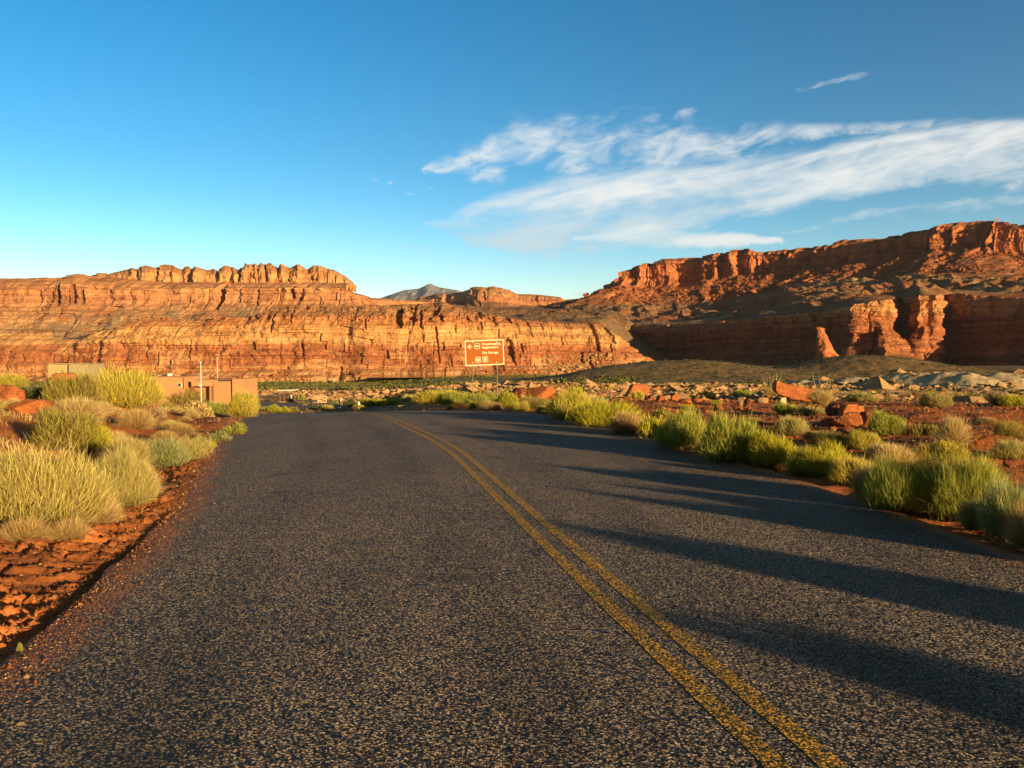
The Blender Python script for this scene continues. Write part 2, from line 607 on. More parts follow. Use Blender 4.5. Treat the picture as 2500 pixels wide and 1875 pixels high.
def terrain_mat(name, fine=1.0, bscale=1.0, bdist=0.5, bstr=0.6, vstreak=False):
    """surface colour comes from the rock type stored on the mesh, broken up by noise"""
    m, t, b = principled(name, None, 0.95, 0.08)
    a = t.new('ShaderNodeAttribute', attribute_name='col')
    p = objpos(t)
    n1 = t.noise(p, fine, 6, 0.62)
    n2 = t.noise(p, fine * 7.3, 4, 0.6)
    f = t.m('ADD', t.m('MULTIPLY', t.smooth(n1, 0.3, 0.7), 0.55), t.m('MULTIPLY', t.smooth(n2, 0.3, 0.7), 0.45))
    c = t.mix(1.0, a.outputs['Color'], t.ramp(f, [(0.0, (0.62, 0.58, 0.55)), (0.5, (1, 1, 1)), (1.0, (1.32, 1.3, 1.25))]), 'MULTIPLY')
    if vstreak:
        ns = t.noise(t.mapping(p, scale=(1, 1, 0.07)), fine * 2.2, 5, 0.6)
        c = t.mix(t.smooth(ns, 0.50, 0.72, 0, 0.55), c, t.mix(1.0, c, (0.62, 0.54, 0.54), 'MULTIPLY'))
    t.l.new(c, b.inputs['Base Color'])
    hh = t.m('ADD', t.noise(p, bscale, 7, 0.65), t.m('MULTIPLY', t.noise(t.mapping(p, scale=(1, 1, 3.5)), bscale * 3, 4, 0.6), 0.5))
    bump(t, b, hh, bstr, bdist)
    return m


M_GROUND = terrain_mat('ground_soil', 1.4, 9.0, 0.03, 0.6)
M_CLIFF = terrain_mat('cliff_sandstone', 0.05, 0.10, 5.0, 0.7, True)
M_FARCLIFF = terrain_mat('far_sandstone', 0.03, 0.05, 10.0, 0.7, True)
M_MOUNT = terrain_mat('mountain_rock', 0.004, 0.004, 60.0, 0.5)


def asphalt_mat(name, paint=False):
    m, t, b = principled(name, None, 0.75, 0.25)
    p = objpos(t)
    flat = t.mapping(p, scale=(1, 1, 0.0))
    vo = t.new('ShaderNodeTexVoronoi', feature='F1')
    t.put(vo.inputs['Vector'], flat)
    vo.inputs['Scale'].default_value = 98
    sp = t.new('ShaderNodeSeparateColor')
    t.l.new(vo.outputs['Color'], sp.inputs[0])
    vo2 = t.new('ShaderNodeTexVoronoi', feature='F1')
    t.put(vo2.inputs['Vector'], flat)
    vo2.inputs['Scale'].default_value = 135
    low = t.noise(t.mapping(p, scale=(1, 0.35, 0)), 0.55, 4, 0.55)
    if not paint:
        chip = t.ramp(sp.outputs[0], [(0.0, (0.048, 0.031, 0.018)), (0.35, (0.125, 0.085, 0.052)), (0.65, (0.25, 0.18, 0.115)), (0.88, (0.44, 0.33, 0.22)), (1.0, (0.60, 0.47, 0.33))])
        chip = t.mix(t.smooth(vo.outputs['Distance'], 0.45, 0.75, 0.0, 0.9), chip, (0.020, 0.014, 0.008))
        chip = t.mix(t.smooth(low, 0.35, 0.65, 0.0, 0.35), chip, (0.05, 0.043, 0.037))
        la = t.new('ShaderNodeAttribute', attribute_name='lat').outputs['Fac']
        la2 = t.m('ADD', la, t.m('MULTIPLY', t.m('SUBTRACT', t.noise(t.mapping(p, scale=(1, 0.15, 0)), 1.0, 3), 0.5), 0.5))
        trk = None
        for c_ in (-2.55, -0.95, 0.95, 2.55):
            g_ = t.smooth(t.m('ABSOLUTE', t.m('SUBTRACT', la2, c_)), 0.42, 0.05)
            trk = g_ if trk is None else t.m('MAXIMUM', trk, g_)
        chip = t.mix(t.m('MULTIPLY', trk, t.smooth(low, 0.2, 0.7, 0.15, 0.55)), chip, t.mix(1.0, chip, (0.55, 0.54, 0.55), 'MULTIPLY'))
        seam = t.smooth(t.m('ABSOLUTE', t.m('SUBTRACT', la, t.m('MULTIPLY', t.m('SUBTRACT', t.noise(t.mapping(p, scale=(0, 1, 0)), 0.9, 4), 0.5), 0.06))), 0.02, 0.008)
        spot = t.noise(flat, 1.1, 3, 0.5)
        chip = t.mix(t.smooth(spot, 0.62, 0.70, 0.0, 0.5), chip, (0.04, 0.035, 0.03))
        sandn = t.noise(t.mapping(p, scale=(1, 0.4, 0)), 0.7, 5, 0.65)
        chip = t.mix(t.smooth(sandn, 0.52, 0.75, 0.0, 0.30), chip, (0.30, 0.16, 0.08))
        # red dust washed in from the shoulders
        ed = t.new('ShaderNodeAttribute', attribute_name='edge').outputs['Fac']
        dn = t.noise(flat, 2.2, 5, 0.65)
        dn2 = t.noise(flat, 38, 3, 0.6)
        dust = t.m('ADD', t.m('SUBTRACT', 0.64, t.m('MULTIPLY', ed, 0.95)), t.m('ADD', t.m('MULTIPLY', t.m('SUBTRACT', dn, 0.5), 1.1), t.m('MULTIPLY', t.m('SUBTRACT', dn2, 0.5), 1.1)))
        dust = t.m('MAXIMUM', t.smooth(dust, 0.0, 0.5, 0.0, 0.93), t.smooth(ed, 0.16, 0.0))
        chip = t.mix(dust, chip, t.mix(sp.outputs[1], (0.34, 0.115, 0.038), (0.50, 0.21, 0.08)))
        col = chip
    else:
        wear = t.noise(flat, 9, 6, 0.7)
        w = t.m('ADD', t.m('MULTIPLY', sp.outputs[1], 0.55), t.m('MULTIPLY', wear, 0.75))
        yel = t.mix(sp.outputs[0], (0.46, 0.22, 0.015), (0.70, 0.38, 0.035))
        col = t.mix(t.smooth(w, 0.77, 0.99), yel, (0.07, 0.06, 0.05))
        col = t.mix(t.smooth(vo.outputs['Distance'], 0.42, 0.7), col, (0.12, 0.065, 0.015))
    t.l.new(col, b.inputs['Base Color'])
    # every stone chip lies at its own tilt and catches the low sun differently
    gn = t.new('ShaderNodeNewGeometry').outputs['Normal']
    off = t.new('ShaderNodeVectorMath', operation='SUBTRACT')
    t.l.new(vo.outputs['Color'], off.inputs[0])
    off.inputs[1].default_value = (0.5, 0.5, 0.5)
    dome = t.new('ShaderNodeVectorMath', operation='SUBTRACT')
    t.l.new(flat, dome.inputs[0])
    t.l.new(vo.outputs['Position'], dome.inputs[1])
    k1 = t.new('ShaderNodeVectorMath', operation='SCALE')
    t.l.new(off.outputs[0], k1.inputs[0])
    k1.inputs['Scale'].default_value = 0.75 if paint else 1.25
    k2 = t.new('ShaderNodeVectorMath', operation='SCALE')
    t.l.new(dome.outputs[0], k2.inputs[0])
    k2.inputs['Scale'].default_value = 26.0 if paint else 52.0
    a1 = t.new('ShaderNodeVectorMath', operation='ADD')
    t.l.new(k1.outputs[0], a1.inputs[0])
    t.l.new(k2.outputs[0], a1.inputs[1])
    fl = t.new('ShaderNodeVectorMath', operation='MULTIPLY')
    t.l.new(a1.outputs[0], fl.inputs[0])
    fl.inputs[1].default_value = (1, 1, 0.2)
    if not paint:
        calm = t.m('SUBTRACT', 1.0, t.m('MULTIPLY', dust, 0.5))
        cc = t.new('ShaderNodeCombineXYZ')
        for i_, k_ in enumerate((1.0, 1.0, 0.2)):
            t.put(cc.inputs[i_], t.m('MULTIPLY', calm, k_))
        t.l.new(cc.outputs[0], fl.inputs[1])
    a2 = t.new('ShaderNodeVectorMath', operation='ADD')
    t.l.new(gn, a2.inputs[0])
    t.l.new(fl.outputs[0], a2.inputs[1])
    nz = t.new('ShaderNodeVectorMath', operation='NORMALIZE')
    t.l.new(a2.outputs[0], nz.inputs[0])
    t.l.new(nz.outputs[0], b.inputs['Normal'])
    return m


M_ASPHALT = asphalt_mat('chip_seal_asphalt')
M_YELLOW = asphalt_mat('worn_yellow_paint', True)


def rock_mat(name, c0, c1, c2):
    m, t, b = principled(name, None, 0.9, 0.12)
    tcx = t.new('ShaderNodeTexCoord').outputs['Object']
    oi = t.new('ShaderNodeObjectInfo').outputs['Random']
    p = t.new('ShaderNodeVectorMath', operation='ADD')
    t.l.new(tcx, p.inputs[0])
    cx = t.new('ShaderNodeCombineXYZ')
    t.put(cx.inputs[0], t.m('MULTIPLY', oi, 31.0))
    t.l.new(cx.outputs[0], p.inputs[1])
    v = p.outputs[0]
    n = t.noise(t.mapping(v, scale=(1, 1, 2.2)), 2.6, 6, 0.62, 0.4)
    c = t.ramp(n, [(0.25, c0), (0.5, c1), (0.75, c2)])
    c = t.mix(t.smooth(t.noise(v, 14, 4, 0.7), 0.52, 0.75, 0, 0.6), c, t.mix(1.0, c, (0.55, 0.5, 0.5), 'MULTIPLY'))
    t.l.new(c, b.inputs['Base Color'])
    bump(t, b, t.m('ADD', t.noise(v, 5, 7, 0.65), t.m('MULTIPLY', t.noise(v, 24, 3, 0.6), 0.3)), 0.7, 0.06)
    return m


M_ROCK_RED = rock_mat('red_sandstone', (0.17, 0.05, 0.018), (0.33, 0.105, 0.032), (0.42, 0.155, 0.052))
M_ROCK_DARK = rock_mat('dark_red_sandstone', (0.10, 0.035, 0.02), (0.21, 0.07, 0.03), (0.33, 0.12, 0.05))
M_ROCK_PALE = rock_mat('pale_sandstone', (0.25, 0.13, 0.055), (0.40, 0.23, 0.095), (0.48, 0.31, 0.15))
M_ROCK_WHITE = rock_mat('cream_sandstone', (0.33, 0.24, 0.12), (0.42, 0.32, 0.17), (0.48, 0.38, 0.22))


def leaf_mat(name, base, mid, tip, trans=0.25):
    m = bpy.data.materials.new(name)
    m.use_nodes = True
    t = NT(m.node_tree)
    t.n.clear()
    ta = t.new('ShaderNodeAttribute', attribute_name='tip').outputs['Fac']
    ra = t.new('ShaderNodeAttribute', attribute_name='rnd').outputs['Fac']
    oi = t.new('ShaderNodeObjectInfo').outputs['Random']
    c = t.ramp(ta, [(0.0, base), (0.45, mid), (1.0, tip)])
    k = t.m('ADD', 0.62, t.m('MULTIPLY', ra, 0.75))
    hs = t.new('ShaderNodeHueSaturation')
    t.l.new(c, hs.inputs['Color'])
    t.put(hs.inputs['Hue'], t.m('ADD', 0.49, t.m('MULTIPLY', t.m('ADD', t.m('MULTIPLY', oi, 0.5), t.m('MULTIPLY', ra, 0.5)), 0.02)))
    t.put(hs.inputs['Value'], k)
    d = t.new('ShaderNodeBsdfDiffuse')
    t.l.new(hs.outputs[0], d.inputs[0])
    tr = t.new('ShaderNodeBsdfTranslucent')
    t.l.new(hs.outputs[0], tr.inputs[0])
    mx = t.new('ShaderNodeMixShader')
    mx.inputs[0].default_value = trans
    t.l.new(d.outputs[0], mx.inputs[1])
    t.l.new(tr.outputs[0], mx.inputs[2])
    out = t.new('ShaderNodeOutputMaterial')
    t.l.new(mx.outputs[0], out.inputs[0])
    MATS[name] = m
    return m


LEAF = {
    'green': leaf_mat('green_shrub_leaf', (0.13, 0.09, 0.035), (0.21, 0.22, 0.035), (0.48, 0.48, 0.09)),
    'bright': leaf_mat('bright_yellow_green_leaf', (0.15, 0.10, 0.035), (0.29, 0.27, 0.025), (0.56, 0.50, 0.05)),
    'olive': leaf_mat('olive_shrub_leaf', (0.13, 0.08, 0.035), (0.23, 0.18, 0.045), (0.43, 0.35, 0.085)),
    'pale': leaf_mat('pale_grey_green_leaf', (0.18, 0.12, 0.05), (0.32, 0.27, 0.085), (0.54, 0.46, 0.15)),
    'blue': leaf_mat('blue_green_leaf', (0.13, 0.10, 0.045), (0.20, 0.22, 0.08), (0.40, 0.40, 0.15)),
    'yellow': leaf_mat('yellow_shrub_leaf', (0.18, 0.12, 0.04), (0.38, 0.31, 0.05), (0.60, 0.50, 0.09)),
    'golden': leaf_mat('golden_grey_leaf', (0.19, 0.13, 0.05), (0.36, 0.30, 0.085), (0.58, 0.49, 0.15)),
    'dry': leaf_mat('dry_straw_grass', (0.22, 0.13, 0.05), (0.42, 0.27, 0.09), (0.60, 0.43, 0.16)),
    'straw': leaf_mat('pale_straw_grass', (0.30, 0.20, 0.07), (0.52, 0.38, 0.13), (0.66, 0.52, 0.22)),
    'dark': leaf_mat('dark_scrub_leaf', (0.05, 0.045, 0.025), (0.07, 0.08, 0.03), (0.14, 0.15, 0.05)),
    'reed': leaf_mat('riverside_leaf', (0.09, 0.07, 0.03), (0.13, 0.12, 0.03), (0.24, 0.22, 0.055)),
    'stem': leaf_mat('dead_twig', (0.16, 0.10, 0.05), (0.28, 0.18, 0.09), (0.42, 0.29, 0.15), 0.0),
}

# ------------------------------------------------------------------ ground sheet
def build_ground():
    near = 1.0 / np.linspace(1 / 2.4, 1 / 62.0, 640)
    far = np.exp(np.linspace(math.log(62.6), math.log(1500), 460))
    r = np.concatenate([[0.05, 0.6, 1.2, 1.8], near, far, [1800, 2500, 4000, 8000, 16000, 30000]])
    dense = np.linspace(-36, 36, 1080)
    rest = np.linspace(36, 324, 74)[1:-1]
    th = np.radians(np.concatenate([dense, rest]))
    rr, tt = np.meshgrid(r, th, indexing='ij')
    x = rr * np.sin(tt)
    Y = rr * np.cos(tt)
    z = land(x, Y) + bumps(x, Y)
    # river bed
    riv = sst(Y, 860, 890) * sst(Y, 1100, 1070) * sst(x, -420, -380) * sst(x, 130, 90)
    xl, xr = smooth_interp(Y, *XL), smooth_interp(Y, *XR)
    d = np.maximum(xl - x, x - xr)
    dist = np.hypot(x, Y)
    # surface types
    red = np.array([0.52, 0.175, 0.048])
    dred = np.array([0.34, 0.10, 0.034])
    tan = np.array([0.42, 0.27, 0.12])
    scrub = np.array([0.20, 0.145, 0.06])
    green = np.array([0.17, 0.15, 0.045])
    shape = x.shape + (1,)
    n1 = fbm(x / 1.6, Y / 1.6, 4, 71)
    n2 = fbm(x / 22, Y / 16, 5, 81)
    n3 = fbm(x / 6.0, Y / 4.5, 4, 91)
    c = lerp(red, dred, sst(x, 2, 6)[..., None] * sst(n1, -0.6, 0.5)[..., None])
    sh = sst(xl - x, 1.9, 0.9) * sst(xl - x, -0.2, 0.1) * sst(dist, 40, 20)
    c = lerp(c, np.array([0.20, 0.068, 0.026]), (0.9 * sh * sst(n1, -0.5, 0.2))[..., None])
    tm = sst(dist + 14 * n2, 42, 62)[..., None]
    c = lerp(c, lerp(tan, np.array([0.34, 0.17, 0.075]), sst(n3, -0.1, 0.35)[..., None]), tm)
    sc = sst(n2 + 0.5 * n3, -0.05, 0.3) * sst(dist, 70, 160)
    c = lerp(c, scrub, (0.75 * sc)[..., None])
    fm = sst(dist + 60 * n2, 240, 420)[..., None]
    c = lerp(c, lerp(scrub, np.array([0.26, 0.155, 0.075]), sst(fbm(x / 40, Y / 40, 4, 95), -0.2, 0.3)[..., None]), fm)
    hillm = sst(dist, 420, 500) * sst(x / np.maximum(Y, 1), 0.1, 0.16)
    c = lerp(c, lerp(np.array([0.23, 0.14, 0.06]), np.array([0.12, 0.09, 0.036]), sst(fbm(x / 5, Y / 5, 3, 97), 0.0, 0.3)[..., None]), hillm[..., None])
    lg = sst(Y, 330, 420) * sst(x / np.maximum(Y, 1), 0.03, -0.06)
    st = sst(fbm(x / 240, Y / 40, 3, 99), -0.2, 0.15)
    c = lerp(c, lerp(green, np.array([0.34, 0.24, 0.10]), st[..., None]), lg[..., None])
    # slickrock swells stay bare and pale
    sl = np.zeros_like(x)
    for px, Yc, wx, wy, h in ((2240, 150, 10, 11, 2.0), (2330, 185, 9, 10, 2.3), (1975, 165, 6, 7, 1.3), (2270, 98, 6.5, 6, 1.25), (2100, 172, 8, 6, 1.4), (2480, 130, 8, 7, 1.9), (2390, 92, 5, 5, 0.9)):
        sl = np.maximum(sl, hill(x, Y, px, Yc, wx * 1.15, wy * 1.15, 1.0, 2.6))
    c = lerp(c, np.array([0.56, 0.42, 0.23]), sst(sl, 0.25, 0.5)[..., None])
    V = np.stack([x, Y, z], -1).reshape(-1, 3)
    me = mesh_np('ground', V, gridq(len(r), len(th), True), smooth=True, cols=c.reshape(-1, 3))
    return structure('ground', me, M_GROUND)


build_ground()


def build_road():
    Ys = np.concatenate([np.linspace(-60, 0, 20), np.linspace(0.25, 60, 300), np.linspace(60.5, 124, 90)])
    us = np.concatenate([np.linspace(0, 0.2, 14), np.linspace(0.22, 0.78, 24), np.linspace(0.8, 1, 14)])
    yy, uu = np.meshgrid(Ys, us, indexing='ij')
    xl, xr = smooth_interp(yy, *XL), smooth_interp(yy, *XR)
    jag = 0.10 * fbm(yy / 0.8, uu * 0, 4, 301)
    xl = xl - 0.04 + jag
    xr = xr + 0.26 + 0.08 * fbm(yy / 0.7, uu * 0 + 5, 4, 302)
    x = lerp(xl, xr, uu)
    z = zroadx(x, yy) - 0.016 * sst(np.minimum(x - xl, xr - x), 0.06, 0.0)
    edge = np.minimum((x - xl) / 0.55, (xr - x) / 0.42)
    me = mesh_np('road', np.stack([x, yy, z], -1).reshape(-1, 3), gridq(len(Ys), len(us)), floats={'edge': np.clip(edge, 0, 4).reshape(-1), 'lat': (x - smooth_interp(yy, *XC)).reshape(-1)})
    structure('road', me, M_ASPHALT)
    for off in (-0.108, 0.108):
        Yl = np.concatenate([np.linspace(-60, 0, 20), np.linspace(0.15, 60, 420)])
        us = np.linspace(-0.5, 0.5, 5)
        yy, uu = np.meshgrid(Yl, us, indexing='ij')
        xc = smooth_interp(yy, *XC)
        slope = (smooth_interp(yy + 0.4, *XC) - smooth_interp(yy - 0.4, *XC)) / 0.8
        k = np.sqrt(1 + slope ** 2)
        w = 0.105 + 0.012 * fbm(yy / 0.25, uu + off * 9, 3, 311)
        x = xc + (off + uu * w) * k
        me = mesh_np('centre_line', np.stack([x, yy, zroadx(x, yy) + 0.002], -1).reshape(-1, 3), gridq(len(Yl), len(us)))
        structure('centre_line', me, M_YELLOW)
    # lower road crossing beyond the crest
    xs = np.linspace(-78, -23, 40)
    Ys = np.linspace(121, 171, 30)
    yy, xx = np.meshgrid(Ys, xs, indexing='ij')
    me = mesh_np('lower_road', np.stack([xx, yy, land(xx, yy) + 0.05], -1).reshape(-1, 3), gridq(30, 40), floats={'edge': np.full(1200, 3.0)})
    structure('lower_road', me, M_ASPHALT)


build_road()

# ------------------------------------------------------------------ canyon walls and mesas
def wall_arrays(ctrl, nu, ts, prof, relief, jit=(1.2, 0.0), seed=0, p0=None, p1=None, k=9, radial=False):
    ctrl = np.array(ctrl, float)
    px = np.linspace(ctrl[0, 0] if p0 is None else p0, ctrl[-1, 0] if p1 is None else p1, nu)
    yt = np.interp(px, ctrl[:, 0], ctrl[:, 1])
    yb = np.interp(px, ctrl[:, 0], ctrl[:, 2])
    Yp = np.interp(px, ctrl[:, 0], ctrl[:, 3])
    yt = yt + jit[0] * fbm(px / 9.0, px * 0, 4, seed + 1)
    xp = (px - 1250) / FOC * Yp
    ds = np.hypot(np.diff(xp), np.diff(Yp))
    s = np.concatenate([[0], np.cumsum(ds)])
    xs_ = np.convolve(np.pad(xp, k, mode='edge'), np.ones(2 * k + 1) / (2 * k + 1), 'valid')
    ys_ = np.convolve(np.pad(Yp, k, mode='edge'), np.ones(2 * k + 1) / (2 * k + 1), 'valid')
    tx, ty = np.gradient(xs_), np.gradient(ys_)
    L = np.hypot(tx, ty) + 1e-9
    nx, ny = ty / L, -tx / L                     # points towards the viewer for walls running left to right
    t = np.asarray(ts)[:, None]
    b = np.interp(t, [q[0] for q in prof], [q[1] for q in prof])
    ypix = yb[None] + (yt - yb)[None] * t
    bx, by = (nx, ny) if not radial else (-xp / np.hypot(xp, Yp), -Yp / np.hypot(xp, Yp))
    X = xp[None] - bx[None] * b
    YY = Yp[None] - by[None] * b
    z = CAMZ + (880 - ypix) * YY / FOC
    D = relief(np.broadcast_to(s[None], X.shape), z, np.broadcast_to(t, X.shape), np.broadcast_to(px[None], X.shape), ypix)
    X = X + nx[None] * D
    YY = YY + ny[None] * D
    return dict(X=X, Y=YY, z=z, s=np.broadcast_to(s[None], X.shape), t=np.broadcast_to(t, X.shape), px=np.broadcast_to(px[None], X.shape), ypix=ypix, D=D, nx=nx, ny=ny)


def add_back(w, steps):
    """plateau behind the rim: list of (metres back, height change)"""
    X, Y, z = w['X'], w['Y'], w['z']
    i = w['t'].shape[0] - 1
    mx, my = X[i].mean(), Y[i].mean()
    ux, uy = mx / math.hypot(mx, my), my / math.hypot(mx, my)
    for bk, dz in steps:
        X = np.vstack([X, X[i:i + 1] + ux * bk])
        Y = np.vstack([Y, Y[i:i + 1] + uy * bk])
        z = np.vstack([z, z[i:i + 1] + dz])
    return X, Y, z


def wall_object(name, w, cols, mat, back=()):
    X, Y, z = add_back(w, back)
    nb = len(back)
    if nb:
        cols = np.concatenate([cols] + [cols[-1:]] * nb, 0)
    me = mesh_np(name, np.stack([X, Y, z], -1).reshape(-1, 3), gridq(*X.shape), smooth=False, cols=np.clip(cols, 0, 0.9).reshape(-1, 3))
    return structure(name, me, mat)


def strata(key, stops):
    """colour bands by height key"""
    ks = [q[0] for q in stops]
    return np.stack([np.interp(key, ks, [q[1][i] for q in stops]) for i in range(3)], -1)


def notch(px, yp, lst):
    d = 0
    for (cx, ya, yb, wpx, dep) in lst:
        lean = cx + (yp - ya) * 0.12
        d = d + 0.75 * dep * np.exp(-(np.abs(px - lean + 1.5 * vn2(yp / 4.0, cx + 0 * yp, 77)) / wpx) ** 8) * sst(yp, ya - 3, ya + 2) * sst(yp, yb + 6, yb - 6)
    return d


# --- lower wall across the river (left)
L1C = [(-700, 800, 950, 1250), (-300, 812, 945, 1180), (0, 815, 941, 1130), (95, 826, 941, 1120), (145, 830, 941, 1118), (180, 812, 940, 1115), (214, 802, 940, 1110), (260, 790, 940, 1105), (347, 776, 940, 1100), (451, 784, 940, 1095),
       (492, 774, 940, 1090), (581, 776, 939, 1085), (614, 766, 938, 1085), (687, 748, 938, 1085), (745, 747, 937, 1085), (860, 749, 936, 1090), (947, 748, 935, 1095), (1034, 742, 934, 1095),
       (1077, 742, 932, 1095), (1121, 752, 930, 1095), (1200, 766, 926, 1100), (1262, 777, 922, 1105), (1320, 785, 919, 1110), (1400, 789, 917, 1115), (1505, 790, 914, 1120), (1515, 792, 913, 1124), (1534, 806, 911, 1135), (1569, 856, 905, 1160), (1600, 872, 900, 1190), (1640, 882, 898, 1230), (1700, 895, 905, 1300)]
L1N = [(967, 757, 800, 10, 22), (1024, 760, 800, 4, 12), (656, 770, 812, 3, 9), (702, 765, 790, 2.5, 8), (892, 780, 803, 3, 8), (300, 815, 850, 2.5, 8), (392, 850, 890, 2.2, 8), (466, 830, 880, 2.4, 8), (362, 830, 875, 2, 6), (740, 840, 870, 4, 6), (1065, 800, 840, 3, 8), (1070, 840, 885, 2.2, 6),
       (1210, 775, 795, 6, 9), (1252, 772, 790, 4, 9), (1176, 760, 780, 3, 6), (835, 895, 932, 4, 8), (880, 918, 932, 4, 7), (1455, 790, 858, 4, 14), (1240, 830, 875, 8, 10), (1270, 840, 860, 4, 8), (1420, 862, 890, 4, 10), (1440, 870, 905, 5, 10), (1200, 890, 920, 6, 6)]


def rel_l1(s, z, t, px, yp):
    upper = sst(yp, 800, 770)
    D = 26 * fbm(s / 260, z / 900, 3, 3) * (1 - 0.4 * t)
    D = D + 9 * fbm(s / 60, z / 240, 4, 7)
    cr = ridged(s / 22, z / 160, 3, 13)
    D = D - 2.2 * sst(cr, 0.66, 0.9) * sst(yp, 925, 880)
    D = D + 2.2 * vn2(z / 5.5, s / 300, 17) + 1.3 * vn2(z / 2.0, s / 160, 19)
    D = D + (2.2 + 5 * upper) * fbm(s / 9, z / 7, 4, 23)
    D = D - 9 * sst(fbm(s / 26, z / 16, 3, 27), 0.28, 0.5) * upper
    tal = sst(yp, 885, 925)
    D = D + tal * (7 * ridged(s / 35, z / 300, 3, 29) + 3 * fbm(s / 7, z / 5, 3, 33))
    D = D + 2.6 * blocky(s, z, 19, 11, 141) + 1.2 * blocky(s, z, 7, 4.5, 142)
    return D - notch(px, yp, L1N)


PROF_L1 = [(0, -34), (0.08, -24), (0.16, -10), (0.2, 0), (0.45, 3), (0.48, 6), (0.72, 9), (0.78, 16), (0.88, 26), (1.0, 52)]
w1 = wall_arrays(L1C, 1900, np.linspace(0, 1, 190), PROF_L1, rel_l1, (2.2, 0), 100)
zz = w1['z'] + 3.0 * fbm(w1['s'] / 90, w1['z'] / 40, 3, 41) + 0.012 * w1['s'] * 0
c1 = strata(zz, [(-32, (0.46, 0.25, 0.10)), (-22, (0.50, 0.27, 0.11)), (-18, (0.40, 0.17, 0.065)), (-14, (0.52, 0.27, 0.11)), (-11, (0.40, 0.16, 0.06)), (-7, (0.47, 0.22, 0.085)), (-4, (0.34, 0.125, 0.048)),
                 (14, (0.32, 0.115, 0.043)), (21, (0.37, 0.14, 0.05)), (23, (0.54, 0.27, 0.095)), (42, (0.56, 0.27, 0.09)), (50, (0.47, 0.19, 0.065)), (60, (0.35, 0.145, 0.055)), (75, (0.33, 0.15, 0.06))])
ln = vn2(zz / 1.3, w1['s'] / 500, 43) * 0.5 + vn2(zz / 3.1, w1['s'] / 300, 44) * 0.5
c1 = c1 * (1 + 0.18 * ln[..., None] * np.array([0.8, 1.1, 1.2]))
pat = sst(fbm(w1['s'] / 45, zz / 22, 5, 47), 0.0, 0.35)
c1 = lerp(c1, c1 * np.array([0.80, 0.74, 0.72]), (0.7 * pat)[..., None])
pat2 = sst(fbm(w1['s'] / 30, zz / 13, 4, 49), 0.12, 0.4)
c1 = lerp(c1, np.array([0.56, 0.30, 0.115]), (0.55 * pat2)[..., None])
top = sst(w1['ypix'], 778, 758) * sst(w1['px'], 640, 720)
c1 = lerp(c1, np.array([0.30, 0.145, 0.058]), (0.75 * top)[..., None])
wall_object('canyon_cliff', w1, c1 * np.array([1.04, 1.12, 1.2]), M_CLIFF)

# --- bench behind that rim
def loft(name, Xa, Ya, za, Xb, Yb, zb, n, fn, mat):
    t = np.concatenate([[0, 0.004, 0.01, 0.02], np.linspace(0.035, 1, n - 4)])[:, None]

    def sm_(a, k=40):
        return np.convolve(np.pad(a, k, mode='edge'), np.ones(2 * k + 1) / (2 * k + 1), 'valid')
    q = sst(t, 0, 0.03)
    X, Y, z = (lerp(lerp(a[None], sm_(a)[None], q), b[None], t) for a, b in ((Xa, Xb), (Ya, Yb), (za, zb)))
    dz, cols = fn(X, Y, np.broadcast_to(t, X.shape))
    z = z + dz
    me = mesh_np(name, np.stack([X, Y, z], -1).reshape(-1, 3), gridq(*X.shape), cols=np.clip(cols, 0, 0.9).reshape(-1, 3))
    return structure(name, me, mat)


pxl = w1['px'][0]
ybk = np.interp(pxl, [-700, 0, 145, 214, 640, 687, 1034, 1060, 1090, 1121, 1200, 1560, 1620, 1700], [835, 835, 842, 825, 785, 762, 752, 748, 747, 750, 750, 750, 768, 800])
Yb_ = np.full_like(pxl, 2350.0)
xb_, _, zb_ = at(pxl, ybk, Yb_)


def fn_bench(X, Y, t):
    e = np.sin(np.pi * np.clip(t, 0, 1)) ** 0.6
    dz = e * (10 * fbm(X / 130, Y / 130, 5, 121) + 6 * fbm(X / 26, Y / 40, 5, 123, 0.6) + 3 * (ridged(X / 40, Y / 60, 3, 122) - 0.4) - 3)
    c = lerp(np.array([0.30, 0.15, 0.065]), np.array([0.22, 0.145, 0.07]), sst(fbm(X / 80, Y / 200, 4, 125), -0.2, 0.3)[..., None])
    return dz, c


loft('canyon_bench', w1['X'][-1], w1['Y'][-1], w1['z'][-1], xb_, Yb_, zb_, 120, fn_bench, M_CLIFF)

# --- upper mesa with slickrock fins (left)
L2C = [(-700, 690, 850, 2300), (-300, 684, 845, 2350), (0, 681, 840, 2400), (72, 681, 840, 2400), (110, 677, 840, 2400), (136, 675, 842, 2400), (197, 674, 842, 2420), (225, 679, 835, 2430), (330, 690, 815, 2430), (500, 690, 805, 2430), (700, 690, 800, 2430), (846, 692, 795, 2430), (866, 700, 790, 2440), (881, 709, 790, 2450), (936, 716, 790, 2500), (965, 724, 790, 2600), (1034, 727, 785, 2750), (1090, 732, 780, 2900), (1150, 745, 775, 3000)]
L2N = [(528, 690, 756, 9, 70), (706, 690, 726, 5, 45), (140, 700, 745, 7, 45), (118, 705, 745, 4, 25), (180, 700, 742, 6, 35), (205, 712, 742, 3, 30), (88, 712, 745, 4, 25), (412, 735, 748, 2, 15), (460, 728, 748, 2.5, 18), (318, 715, 745, 2, 14), (620, 700, 745, 3, 18), (660, 735, 745, 3, 14), (728, 730, 748, 2.5, 16), (780, 728, 748, 2.5, 16), (900, 735, 748, 4, 14), (575, 700, 740, 2.5, 20)]


